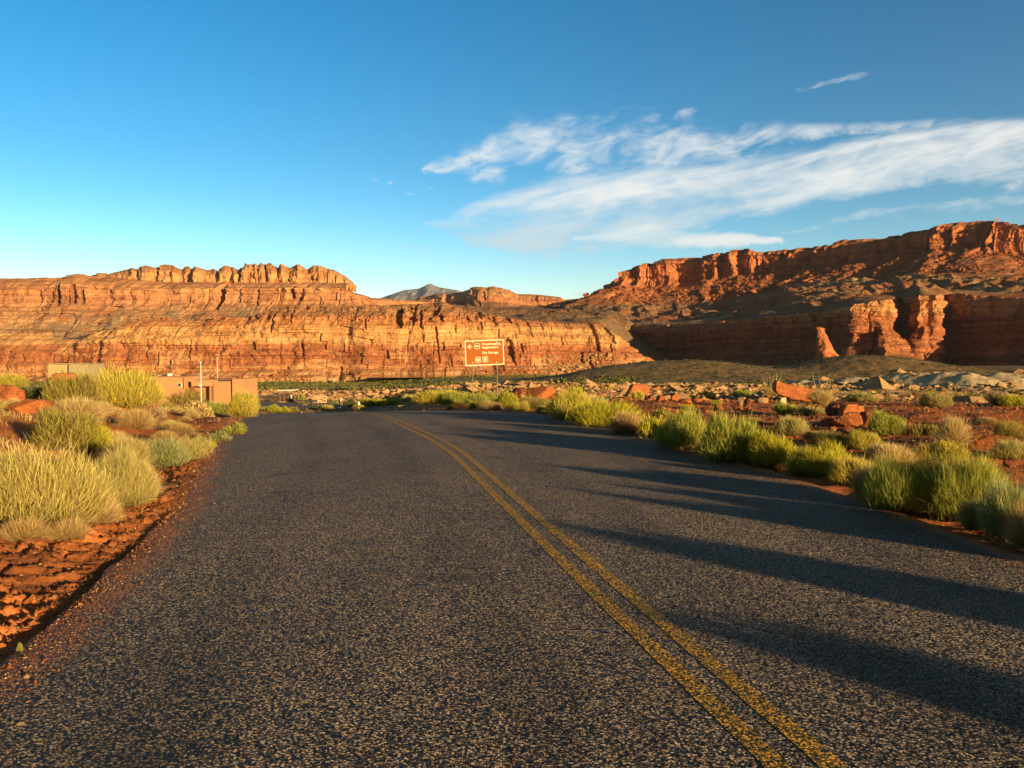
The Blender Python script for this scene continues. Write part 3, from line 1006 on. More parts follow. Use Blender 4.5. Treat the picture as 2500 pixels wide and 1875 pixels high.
def rel_l2(s, z, t, px, yp):
    D = 60 * fbm(s / 420, z / 2000, 3, 203) + 22 * fbm(s / 110, z / 500, 4, 207)
    cliff = sst(yp, 752, 742) * sst(yp, 690, 705)
    D = D - cliff * 14 * sst(ridged(s / 55, z / 400, 3, 213), 0.6, 0.9)
    D = D + 5 * vn2(z / 11, s / 500, 217) + 3 * vn2(z / 4.5, s / 260, 219) + 5 * fbm(s / 16, z / 13, 4, 223)
    tal = sst(yp, 742, 775)
    D = D + tal * (26 * ridged(s / 110 + z / 260, z / 900, 3, 229) + 6 * fbm(s / 20, z / 20, 3, 231))
    D = D + 6 * blocky(s, z, 46, 26, 143) + 2.6 * blocky(s, z, 17, 10, 144)
    return D - notch(px, yp, L2N)


w2 = wall_arrays(L2C, 1500, np.linspace(0, 1, 150), [(0, -160), (0.28, -60), (0.55, 20), (0.62, 34), (0.86, 46), (0.93, 90), (1, 150)], rel_l2, (1.6, 0), 200)
zz = w2['z'] + 6 * fbm(w2['s'] / 160, w2['z'] / 60, 3, 241)
c2 = strata(zz, [(40, (0.35, 0.20, 0.09)), (110, (0.40, 0.20, 0.08)), (140, (0.42, 0.195, 0.075)), (155, (0.47, 0.21, 0.08)), (185, (0.42, 0.175, 0.07)), (205, (0.50, 0.225, 0.08)), (235, (0.45, 0.185, 0.068))])
ln = vn2(zz / 4, w2['s'] / 700, 243)
c2 = c2 * (1 + 0.2 * ln[..., None])
pat = sst(fbm(w2['s'] / 90, zz / 40, 5, 247), 0.05, 0.35)
c2 = lerp(c2, c2 * np.array([0.72, 0.64, 0.66]), (0.6 * pat)[..., None])
pat = sst(fbm(w2['s'] / 70 + zz / 90, zz / 160, 4, 249), 0.1, 0.4) * sst(w2['ypix'], 742, 760)
c2 = lerp(c2, np.array([0.26, 0.17, 0.085]), (0.7 * pat)[..., None])
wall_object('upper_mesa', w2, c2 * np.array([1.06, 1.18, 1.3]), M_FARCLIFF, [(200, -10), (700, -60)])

# fins of rounded slickrock standing on that mesa
FIN = [(215, 682), (223, 678), (246, 669), (263, 668), (275, 671), (315, 659), (333, 656), (344, 660), (370, 651), (390, 656), (414, 648), (434, 651), (451, 660), (466, 651), (480, 663), (492, 655), (512, 662), (532, 659), (544, 666), (561, 652), (576, 654), (593, 663), (610, 645), (617, 651), (630, 646), (636, 650),
       (645, 645), (656, 650), (669, 645), (684, 657), (693, 647), (713, 656), (736, 648), (753, 659), (768, 650), (785, 651), (800, 656), (820, 661), (846, 675), (863, 690), (872, 700)]
VAL = [200, 263, 300, 344, 392, 424, 451, 480, 508, 544, 570, 593, 617, 636, 656, 682, 713, 753, 800, 845, 890]


def rel_fin(s, z, t, px, yp):
    v = np.array(VAL, float)
    lean = px + (yp - 680) * (0.10 + 0.22 * vn2(px / 60.0, px * 0, 261)) + 5 * fbm(px / 14, yp / 14, 3, 262)
    i = np.clip(np.searchsorted(v, lean) - 1, 0, len(v) - 2)
    q = (lean - v[i]) / (v[i + 1] - v[i]) * 2 - 1
    dep = np.where((px > 250) & (px < 735), 85, 30) * (0.25 + 0.85 * (vn2(i * 1.7 + 0.5, i * 0.0, 264) * 0.5 + 0.5))
    D = dep * np.sqrt(np.clip(1 - np.abs(q) ** 3.2, 0, 1))
    v2 = fbm(s / 26, z / 70, 3, 263)
    D = D * 0.45 * sst(px, 214, 245) * sst(px, 874, 840) + 10 * ridged(s / 24, z / 60, 3, 268) + 4 * blocky(s, z, 20, 16, 150)
    return D + 16 * v2 + 6 * fbm(s / 10, z / 16, 3, 267) + 20 * fbm(s / 200, z / 400, 2, 269)


fc = [(p, y, 714, 2650) for p, y in FIN]
w3 = wall_arrays(fc, 900, np.linspace(0, 1, 60), [(0, 0), (0.5, 12), (0.75, 30), (0.9, 60), (1, 95)], rel_fin, (0.8, 0), 260, None, None, 9, True)
pat = sst(fbm(w3['s'] / 60, w3['z'] / 20, 4, 271), -0.1, 0.4)
c3 = lerp(np.array([0.56, 0.285, 0.105]), np.array([0.46, 0.20, 0.07]), pat[..., None])
wall_object('slickrock_fins', w3, c3 * np.array([1.0, 1.05, 1.1]), M_FARCLIFF, [(90, -12), (400, -60)])

# --- distant butte in the middle
L3C = [(960, 745, 765, 4300), (1034, 727, 765, 4300), (1060, 720, 765, 4250), (1077, 716, 765, 4200), (1121, 713, 765, 4200), (1130, 706, 765, 4150), (1138, 702, 765, 4100), (1167, 700, 765, 4050), (1190, 702, 765, 4050), (1207, 700, 765, 4050), (1234, 707, 765, 4060), (1262, 718, 765, 4100), (1306, 719, 765, 4120), (1329, 720, 765, 4130), (1367, 726, 765, 4150), (1378, 732, 765, 4200), (1407, 729, 765, 4200), (1440, 728, 765, 4200), (1520, 735, 765, 4200)]


def rel_l3(s, z, t, px, yp):
    D = 50 * fbm(s / 500, z / 2500, 3, 303) + 32 * fbm(s / 110, z / 400, 4, 307) + 9 * blocky(s, z, 60, 30, 151) + 8 * vn2(z / 14, s / 700, 309) + 8 * fbm(s / 28, z / 20, 4, 311)
    return D - notch(px, yp, [(1092, 714, 738, 8, 110), (1182, 712, 732, 2, 40), (1161, 708, 732, 2, 40), (1168, 738, 752, 6, 60), (1310, 722, 735, 3, 40)])


w4 = wall_arrays(L3C, 900, np.linspace(0, 1, 90), [(0, -300), (0.3, -120), (0.42, 0), (0.6, 12), (0.75, 32), (0.88, 70), (1, 150)], rel_l3, (1.0, 0), 300, None, None, 9, True)
zz = w4['z'] + 8 * fbm(w4['s'] / 200, w4['z'] / 60, 3, 321)
c4 = strata(zz, [(220, (0.36, 0.19, 0.085)), (270, (0.44, 0.19, 0.075)), (295, (0.42, 0.17, 0.07)), (305, (0.54, 0.265, 0.10)), (360, (0.54, 0.26, 0.095))])
wall_object('distant_butte', w4, c4, M_FARCLIFF, [(300, -20), (1200, -200)])

# --- faraway mountain
MC = [(880, 735, 745, 15000), (942, 718, 745, 15000), (957, 713, 745, 15000), (973, 708, 745, 15000), (997, 706, 745, 15000), (1010, 704, 745, 15000), (1026, 698, 745, 15000), (1036, 694, 745, 15000), (1042, 693, 745, 15000), (1057, 700, 745, 15000), (1075, 704, 745, 15000), (1098, 707, 745, 15000), (1125, 713, 745, 15000), (1180, 730, 745, 15000), (1260, 744, 745, 15000)]


def rel_m(s, z, t, px, yp):
    q = (z - 900) / 500.0
    return 700 * (1 - t) * ridged(s / 520 + q * 0.3, z / 4000, 3, 403) + 120 * fbm(s / 120, z / 150, 4, 407)


w5 = wall_arrays(MC, 500, np.linspace(0, 1, 80), [(0, -900), (1, 900)], rel_m, (0.5, 0), 400)
c5 = lerp(np.array([0.26, 0.26, 0.25]), np.array([0.38, 0.36, 0.32]), sst(fbm(w5['s'] / 300, w5['z'] / 500, 4, 411), -0.1, 0.4)[..., None])
wall_object('far_mountain', w5, c5, M_MOUNT, [(1500, -500), (3000, -1400)])

# --- right: lower wall in its own shade, with sunlit buttresses
R3C = [(1440, 800, 905, 1800), (1500, 793, 900, 1720), (1560, 795, 898, 1600), (1602, 796, 896, 1540), (1649, 790, 895, 1470), (1690, 793, 895, 1420), (1762, 786, 893, 1340), (1850, 778, 893, 1265), (1921, 769, 893, 1215), (1990, 762, 893, 1180), (2062, 753, 893, 1120), (2074, 746, 893, 1080), (2084, 744, 893, 1064), (2150, 733, 893, 1062), (2166, 732, 893, 1075),
       (2172, 730, 893, 1180), (2186, 729, 893, 1235), (2222, 727, 893, 1130), (2232, 724, 893, 1098), (2240, 722, 893, 1090), (2286, 722, 893, 1092), (2298, 722, 893, 1120), (2304, 721, 893, 1250), (2352, 717, 893, 1225), (2400, 722, 893, 1190), (2450, 727, 893, 1150), (2520, 728, 893, 1090), (2600, 728, 893, 1020), (2640, 728, 893, 1060), (2760, 728, 893, 1400)]


def rel_r3(s, z, t, px, yp):
    D = 14 * fbm(s / 120, z / 500, 4, 503) + 6 * fbm(s / 26, z / 90, 4, 507) + 2.5 * vn2(z / 6, s / 300, 509) + 3 * fbm(s / 8, z / 6, 4, 511)
    D = D - 5 * sst(ridged(s / 24, z / 160, 3, 513), 0.62, 0.9)
    tal = sst(t, 0.42, 0.1)
    D = D + 4.5 * blocky(s, z, 24, 17, 145) + 1.8 * blocky(s, z, 8, 5, 146) + 8 * fbm(s / 45, z / 22, 4, 147)
    return D + tal * (14 * ridged(s / 40, z / 400, 3, 517))


PXR = np.linspace(1440, 2760, 1400)
w6 = wall_arrays(R3C, 1400, np.linspace(0, 1, 150), [(0, -34), (0.2, -14), (0.32, -4), (0.38, 0), (0.8, 5), (0.86, 9), (1, 18)], rel_r3, (1.6, 0), 500, 1440, 2760, 7, True)
# fallen debris fills the recesses towards the bottom, standing out into the sun
for (pa, pb, Ya_, Yb2, ya_, yb3) in ((2140, 2246, 1064, 1090, 792, 846), (2415, 2620, 1075, 1010, 852, 786), (1900, 1990, 1150, 1110, 884, 872)):
    pxx = w6['px']
    u_ = np.clip((pxx - pa) / (pb - pa), 0, 1)
    line = lerp(ya_, yb3, u_) + 7 * fbm(pxx / 14.0, pxx * 0, 4, 531)
    wgt = sst(w6['ypix'], line - 3, line + 16) * ((pxx > pa) & (pxx < pb)) * sst(pxx, pa, pa + 8) * sst(pxx, pb, pb - 8)
    Yt = lerp(Ya_, Yb2, u_) + 9 * fbm(pxx / 12.0, w6['ypix'] / 9.0, 4, 533) - 0.8 * (w6['ypix'] - line)
    f_ = 1 + wgt * (np.minimum(Yt / w6['Y'], 1.0) - 1)
    w6['X'] = w6['X'] * f_
    w6['Y'] = w6['Y'] * f_
    w6['z'] = CAMZ + (w6['z'] - CAMZ) * f_
zz = w6['z'] + 3 * fbm(w6['s'] / 80, w6['z'] / 40, 3, 521)
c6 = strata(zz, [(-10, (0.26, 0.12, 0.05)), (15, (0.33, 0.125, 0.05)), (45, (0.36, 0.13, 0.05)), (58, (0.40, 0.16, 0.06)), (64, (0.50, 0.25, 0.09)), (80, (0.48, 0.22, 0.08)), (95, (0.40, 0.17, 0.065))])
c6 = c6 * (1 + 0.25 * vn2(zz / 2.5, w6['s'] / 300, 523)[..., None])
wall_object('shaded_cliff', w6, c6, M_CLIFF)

# --- right: tall upper mesa
R1C = [(1400, 750, 752, 2600), (1412, 746, 751, 2580), (1458, 724, 751, 2520), (1487, 706, 751, 2460), (1501, 688, 751, 2390), (1512, 671, 750, 2350), (1517, 658, 750, 2335), (1533, 647, 750, 2315), (1585, 643, 748, 2285), (1625, 636, 746, 2280), (1660, 629, 744, 2300), (1690, 626, 743, 2275), (1747, 620, 742, 2250), (1776, 614, 738, 2240), (1805, 608, 734, 2225), (1819, 611, 731, 2220), (1843, 619, 727, 2210), (1906, 610, 715, 2180), (1990, 602, 703, 2130), (2005, 600, 700, 2115), (2020, 587, 698, 2095),
       (2060, 584, 696, 2050), (2106, 582, 693, 2000), (2155, 577, 691, 1960), (2265, 552, 685, 1885), (2294, 546, 682, 1860), (2366, 538, 678, 1815), (2395, 538, 676, 1795), (2407, 533, 676, 1785), (2415, 540, 676, 1780), (2439, 542, 676, 1775), (2470, 543, 676, 1772), (2500, 548, 676, 1770), (2560, 550, 676, 1775), (2620, 555, 676, 1830), (2760, 570, 680, 2100)]


def rel_r1(s, z, t, px, yp):
    cl = sst(t, 0.42, 0.56)
    D = 40 * fbm(s / 220, z / 1500, 3, 603) * (1.1 - 0.4 * t)
    pil = ridged(s / 42 + 0.4 * fbm(s / 90, z / 60, 2, 608), z / 500, 3, 607)
    D = D + cl * (24 * pil + 14 * fbm(s / 70, z / 200, 3, 606) - 16 * sst(ridged(s / 60, z / 400, 2, 609), 0.55, 0.9))
    tal = 1 - cl
    D = D + tal * (40 * ridged(s / 85 + 0.5 * fbm(s / 60, z / 50, 3, 610), z / 700, 4, 611) + 16 * fbm(s / 22, z / 16, 5, 613) - 14)
    D = D + 6 * fbm(s / 13, z / 10, 4, 617) + 4.5 * vn2(z / 8, s / 400, 619) - 34 * np.exp(-((px - 1668) / 34.0) ** 4) * sst(t, 0.15, 0.5)
    D = D + (0.4 + 0.6 * cl) * (8 * blocky(s, z, 27, 34, 148) + 3.5 * blocky(s, z, 10, 9, 149))
    D = D - 25 * sst(px, 2010, 2040) * sst(px, 2395, 2340) * (0.5 + fbm(s / 60, z / 120, 3, 618))
    return D


w7 = wall_arrays(R1C, 1700, np.linspace(0, 1, 190), [(0, -170), (0.3, -80), (0.48, -12), (0.52, 0), (0.9, 14), (0.94, 26), (1, 50)], rel_r1, (1.8, 0), 600, 1400, 2760, 28)
zz = w7['z'] + 6 * fbm(w7['s'] / 120, w7['z'] / 60, 3, 621)
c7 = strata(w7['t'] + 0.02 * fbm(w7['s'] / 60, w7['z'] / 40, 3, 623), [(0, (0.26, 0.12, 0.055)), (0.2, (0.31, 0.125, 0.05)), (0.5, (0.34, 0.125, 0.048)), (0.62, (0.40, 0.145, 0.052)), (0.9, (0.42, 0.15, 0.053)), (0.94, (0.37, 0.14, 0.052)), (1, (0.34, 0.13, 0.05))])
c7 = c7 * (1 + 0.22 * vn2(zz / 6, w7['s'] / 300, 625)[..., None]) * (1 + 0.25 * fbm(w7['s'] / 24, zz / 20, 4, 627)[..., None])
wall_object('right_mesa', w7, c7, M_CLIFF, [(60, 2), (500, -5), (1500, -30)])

# --- right: hummocky bench between the two
rx = np.interp(PXR, w7['px'][0], w7['X'][6])
ry = np.interp(PXR, w7['px'][0], w7['Y'][6])
rz = np.interp(PXR, w7['px'][0], w7['z'][6]) + 2
k = 25
sm = lambda a: np.convolve(np.pad(a, k, mode='edge'), np.ones(2 * k + 1) / (2 * k + 1), 'valid')


def fn_rb(X, Y, t):
    e = sst(t, 0.02, 0.32) * sst(t, 1.0, 0.9)
    n = fbm(X / 150, Y / 170, 3, 131)
    dz = e * (24 * n + 16 * (ridged(X / 70, Y / 110, 4, 133) - 0.5) + 6 * fbm(X / 24, Y / 24, 5, 135) - 6)
    m = sst(fbm(X / 110, Y / 110, 4, 137), -0.15, 0.2)
    c = lerp(np.array([0.30, 0.12, 0.047]), np.array([0.27, 0.145, 0.065]), m[..., None])
    c = lerp(c, np.array([0.40, 0.25, 0.115]), sst(fbm(X / 60, Y / 60, 4, 139), 0.2, 0.45)[..., None])
    return dz, c


loft('badland_bench', w6['X'][-1], w6['Y'][-1], w6['z'][-1], sm(rx), sm(ry), sm(rz), 170, fn_rb, M_CLIFF)

# --- rock spire standing before the shaded wall
def spire():
    n, m = 70, 48
    t = np.linspace(0, 1, n)[:, None]
    a = np.linspace(0, 2 * math.pi, m, endpoint=False)[None]
    Y0 = 1040.0
    x0, _, zt = at(2003, 799, Y0)
    zb = at(2003, 888, Y0)[2]
    rad = np.interp(t, [0, 0.12, 0.3, 0.45, 0.6, 0.75, 0.86, 0.9, 0.96, 1], [34, 17, 11, 8.5, 7, 6, 5.0, 4.2, 6.5, 3.0])
    rad = rad * (1 + 0.3 * fbm(np.cos(a) * 2 + 5, t * 9 + np.sin(a) * 2, 4, 141))
    cx = np.interp(t, [0, 0.3, 0.7, 0.88, 1], [16, 7, 2, 0, -3.5])
    X = x0 + cx + rad * np.cos(a)
    Y = Y0 + rad * np.sin(a) * 0.9
    z = np.broadcast_to(lerp(zb, zt, t), X.shape) + 0 * X
    c = np.broadcast_to(np.array([0.38, 0.14, 0.05]), X.shape + (3,)) * (1 + 0.25 * vn2(z / 2.5, X / 50, 143)[..., None])
    top = np.array([[x0 - 3.5, Y0, zt + 0.5]])
    V = np.concatenate([np.stack([X, Y, z], -1).reshape(-1, 3), top])
    T = [((n - 1) * m + j, (n - 1) * m + (j + 1) % m, n * m) for j in range(m)]
    me = mesh_np('rock_spire', V, gridq(n, m, True), T, cols=np.concatenate([c.reshape(-1, 3), [[0.4, 0.15, 0.06]]]))
    structure('rock_spire', me, M_CLIFF)


spire()

# --- river
mw, t_, b_ = principled('river_water', (0.10, 0.085, 0.05), 0.08, 0.5)
bump(t_, b_, t_.noise(t_.mapping(objpos(t_), scale=(0.25, 0.8, 1)), 1.0, 3), 0.1, 0.2)
q = np.array([(-150, 850, -15.6), (330, 850, -15.6), (330, 1120, -15.6), (-150, 1120, -15.6)], float)
structure('river', mesh_np('river', q, [[0, 1, 2, 3]]), mw)

# ================================================================== plants
def blades(P0, P1, P2, w, rnd, t0=0.0, t1=1.0):
    """thin tapering strips along quadratic curves P0-P1-P2; returns verts, quads, tris, tip, rnd"""
    n = len(P0)
    ts = (0.0, 0.4, 0.75)
    side = np.cross(P2 - P0, RNG.normal(size=(n, 3)))
    side /= np.linalg.norm(side, axis=1, keepdims=True) + 1e-9
    V = np.zeros((n, 7, 3))
    tip = np.zeros((n, 7))
    for k, t in enumerate(ts):
        c = (1 - t) ** 2 * P0 + 2 * t * (1 - t) * P1 + t * t * P2
        ww = (w * (1 - 0.55 * t))[:, None]
        V[:, 2 * k] = c - side * ww
        V[:, 2 * k + 1] = c + side * ww
        tip[:, 2 * k:2 * k + 2] = t0 + (t1 - t0) * t
    V[:, 6] = P2
    tip[:, 6] = t1
    b = (np.arange(n) * 7)[:, None]
    Q = np.concatenate([b + np.array([[0, 1, 3, 2]]), b + np.array([[2, 3, 5, 4]])])
    T = b + np.array([[4, 5, 6]])
    return V.reshape(-1, 3), Q, T, tip.ravel(), np.repeat(rnd, 7)


def pack(name, lst, mat):
    V, Q, T, tip, rnd = [], [], [], [], []
    o = 0
    for v, q, t, a, b in lst:
        V.append(v)
        Q.append(q + o)
        T.append(t + o)
        tip.append(a)
        rnd.append(b)
        o += len(v)
    me = mesh_np(name, np.concatenate(V), np.concatenate(Q), np.concatenate(T), False, floats={'tip': np.concatenate(tip), 'rnd': np.concatenate(rnd)})
    me.materials.append(mat)
    return me


def sph(n, zlo=0.0):
    a = RNG.uniform(0, 2 * math.pi, n)
    z = RNG.uniform(zlo, 1, n)
    q = np.sqrt(1 - z * z)
    return np.stack([q * np.cos(a), q * np.sin(a), z], -1)


def dome_plant(n, lumps, w=0.009, up=0.5, spread=1.0):
    """rounded broom-like shrub, unit size (radius 0.5, height 1): fine upright twigs grouped in lumps"""
    cen = []
    for i in range(lumps):
        a = RNG.uniform(0, 2 * math.pi)
        q = 0.30 * math.sqrt(RNG.uniform(0, 1)) * spread
        cen.append((q * math.cos(a), q * math.sin(a), RNG.uniform(0.15, 0.30), RNG.uniform(0.17, 0.27), RNG.uniform(0.36, 0.70)))
    out = []
    for (cx, cy, cz, cr, ch) in cen:
        m = n // lumps
        d = sph(m, 0.02)
        f = RNG.uniform(0.45, 1.0, m) ** 0.5 * (1 + 0.16 * RNG.normal(size=m))
        E = np.stack([cx + d[:, 0] * cr * f, cy + d[:, 1] * cr * f, cz + d[:, 2] * ch * f], -1)
        root = np.stack([cx * 0.35 + RNG.normal(0, 0.03, m), cy * 0.35 + RNG.normal(0, 0.03, m), np.zeros(m)], -1)
        dirv = E - root
        L = np.linalg.norm(dirv, axis=1, keepdims=True)
        S = E - (dirv + RNG.normal(0, 0.16, (m, 3))) * RNG.uniform(0.12, 0.38, (m, 1)) - np.array([0, 0, 1.0]) * 0.05 * RNG.uniform(0, 1, (m, 1))
        S[:, 2] = np.maximum(S[:, 2], 0.01)
        M = (S + E) / 2 + RNG.normal(0, 0.02, (m, 3)) - dirv / L * 0.0 + np.array([0, 0, -0.02])
        E = E + np.array([0, 0, up * 0.06])
        out.append(blades(S, M, E, w * RNG.uniform(0.6, 1.3, m), RNG.uniform(0, 1, m), 0.35, 1.0))
    return out


def stems_plant(n, w=0.010, h=0.75):
    d = sph(n, 0.12)
    E = np.stack([d[:, 0] * 0.46, d[:, 1] * 0.46, d[:, 2] * h], -1) * RNG.uniform(0.55, 1.0, (n, 1))
    S = np.stack([RNG.normal(0, 0.05, n), RNG.normal(0, 0.05, n), np.zeros(n)], -1)
    M = S * 0.5 + E * 0.5 + np.array([0, 0, -0.06]) + E * np.array([0.12, 0.12, 0])
    return [blades(S, M, E, w * RNG.uniform(0.6, 1.2, n), RNG.uniform(0, 1, n), 0.0, 0.8)]


def grass_plant(n, w=0.007, arch=0.35, base=0.12, zmin=0.35):
    d = sph(n, zmin)
    f = RNG.uniform(0.55, 1.0, n)[:, None]
    a = RNG.uniform(0, 2 * math.pi, n)
    q = base * np.sqrt(RNG.uniform(0, 1, n))
    S = np.stack([q * np.cos(a), q * np.sin(a), np.zeros(n)], -1)
    E = S + np.stack([d[:, 0] * 0.44, d[:, 1] * 0.44, d[:, 2]], -1) * f
    M = (S + E) / 2 + np.array([0, 0, 1.0]) * arch * 0.5 * f - np.stack([d[:, 0], d[:, 1], 0 * a], -1) * 0.12 * f
    return [blades(S, M, E, w * RNG.uniform(0.6, 1.2, n), RNG.uniform(0, 1, n))]


def stalks(n, h0, h1, w=0.006):
    a = RNG.uniform(0, 2 * math.pi, n)
    S = np.stack([0.1 * np.cos(a), 0.1 * np.sin(a), 0 * a], -1)
    h = RNG.uniform(h0, h1, n)
    lean = RNG.uniform(0.03, 0.22, n)
    E = S + np.stack([lean * np.cos(a) * h, lean * np.sin(a) * h, h], -1)
    M = (S + E) / 2 + np.stack([-0.05 * np.cos(a), -0.05 * np.sin(a), 0.05 + 0 * a], -1)
    out = [blades(S, M, E, np.full(n, w), RNG.uniform(0, 1, n))]
    m = 12                                         # seed head
    T = np.repeat(E, m, 0) - (np.repeat(E - M, m, 0)) * RNG.uniform(0, 0.4, (n * m, 1))
    E2 = T + RNG.normal(0, 0.014, (n * m, 3)) + np.array([0, 0, 0.02])
    out.append(blades(T, (T + E2) / 2, E2, np.full(n * m, w * 0.8), RNG.uniform(0, 1, n * m), 0.6, 1.0))
    return out


def cholla_plant(n):
    """dense, short-jointed shrub with thick pale tips"""
    d = sph(n, 0.0)
    f = RNG.uniform(0.5, 1.0, n)[:, None]
    E = np.stack([d[:, 0] * 0.5, d[:, 1] * 0.5, d[:, 2] * 0.95 + 0.03], -1) * f
    S = E - np.stack([d[:, 0] * 0.06, d[:, 1] * 0.06, 0.10 + 0 * d[:, 2]], -1) - RNG.normal(0, 0.03, (n, 3))
    return [blades(S, (S + E) / 2, E, np.full(n, 0.017), RNG.uniform(0, 1, n), 0.3, 1.0)]


PROTO = {}


def proto(key, parts):
    PROTO[key] = parts


GRN = LEAF['green']
for i in range(4):
    proto('shrub%d' % i, [('foliage', pack('shrub_foliage', dome_plant(15000, 7 + 2 * i, 0.0034), GRN)), ('twigs', pack('shrub_twigs', stems_plant(900, 0.0045), LEAF['stem']))])
for i in range(3):
    proto('loose%d' % i, [('foliage', pack('shrub_foliage', dome_plant(9500, 12, 0.0034, 1.0, 1.25) + grass_plant(3500, 0.003, 0.25, 0.24, 0.2), GRN)), ('twigs', pack('shrub_twigs', stems_plant(800, 0.0045), LEAF['stem']))])
for i in range(2):
    proto('fine%d' % i, [('foliage', pack('shrub_foliage', dome_plant(26000, 13 + 4 * i, 0.0019, 1.0, 1.15) + grass_plant(7000, 0.0018, 0.25, 0.26, 0.15), GRN)), ('twigs', pack('shrub_twigs', stems_plant(1400, 0.003), LEAF['stem']))])
for i in range(4):
    proto('sparse%d' % i, [('foliage', pack('shrub_foliage', dome_plant(1500, 8 + i, 0.011, 1.0, 1.35) + grass_plant(260, 0.010, 0.2, 0.2, 0.2), GRN)), ('twigs', pack('shrub_twigs', stems_plant(120, 0.012), LEAF['stem']))])
for i in range(3):
    proto('grass%d' % i, [('blades', pack('grass_blades', grass_plant(5500, 0.0035, 0.35 - 0.12 * i, 0.14, 0.25), GRN)), ('dead_blades', pack('dead_grass_blades', grass_plant(1500, 0.0035, 0.2, 0.2, 0.02), LEAF['stem']))])
proto('tallgrass', [('blades', pack('grass_blades', grass_plant(4500, 0.004, 0.2, 0.16, 0.45), GRN)), ('seed_stalks', pack('grass_seed_stalks', stalks(26, 1.1, 1.9, 0.007), LEAF['straw']))])
proto('cholla', [('branches', pack('joint_branches', cholla_plant(1500), LEAF['straw'])), ('twigs', pack('shrub_twigs', stems_plant(300, 0.009), LEAF['stem']))])
proto('twiggy', [('branches', pack('bare_branches', stems_plant(260, 0.012, 1.0) + dome_plant(420, 6, 0.008), LEAF['stem']))])


def plant(name, key, kind, pos, w, h, label, cat, group=None, rz=None, lean=0.0):
    o = thing(name, label, cat, pos, RNG.uniform(0, 6.28) if rz is None else rz, group)
    o.rotation_euler = (lean * RNG.normal(), lean * RNG.normal(), o.rotation_euler[2])
    o.scale = (w, w * RNG.uniform(0.9, 1.1), h)
    for nm, me in PROTO[key]:
        c = bpy.data.objects.new(nm, me)
        COL.objects.link(c)
        c.parent = o
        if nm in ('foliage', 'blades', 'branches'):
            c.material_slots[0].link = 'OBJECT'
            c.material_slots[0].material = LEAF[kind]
    return o


def plant_px(name, key, kind, px, py, wpx, hpx, label, cat, group=None, sink=0.05, Y=None, k=1.12):
    if wpx < 72 and key[:5] in ('shrub', 'loose'):
        key = 'sparse' + key[-1]
    if Y is None:
        x, y, z = hits(px, py)
    else:
        x, y, z = at(px, py, Y)
        z = float(land(x, Y))
    w = wpx / FOC * y * k
    h = hpx / FOC * y * 1.05
    return plant(name, key, kind, (x, y + w * 0.22, float(land(x, y + w * 0.22)) - sink * h), w, h, label, cat, group)


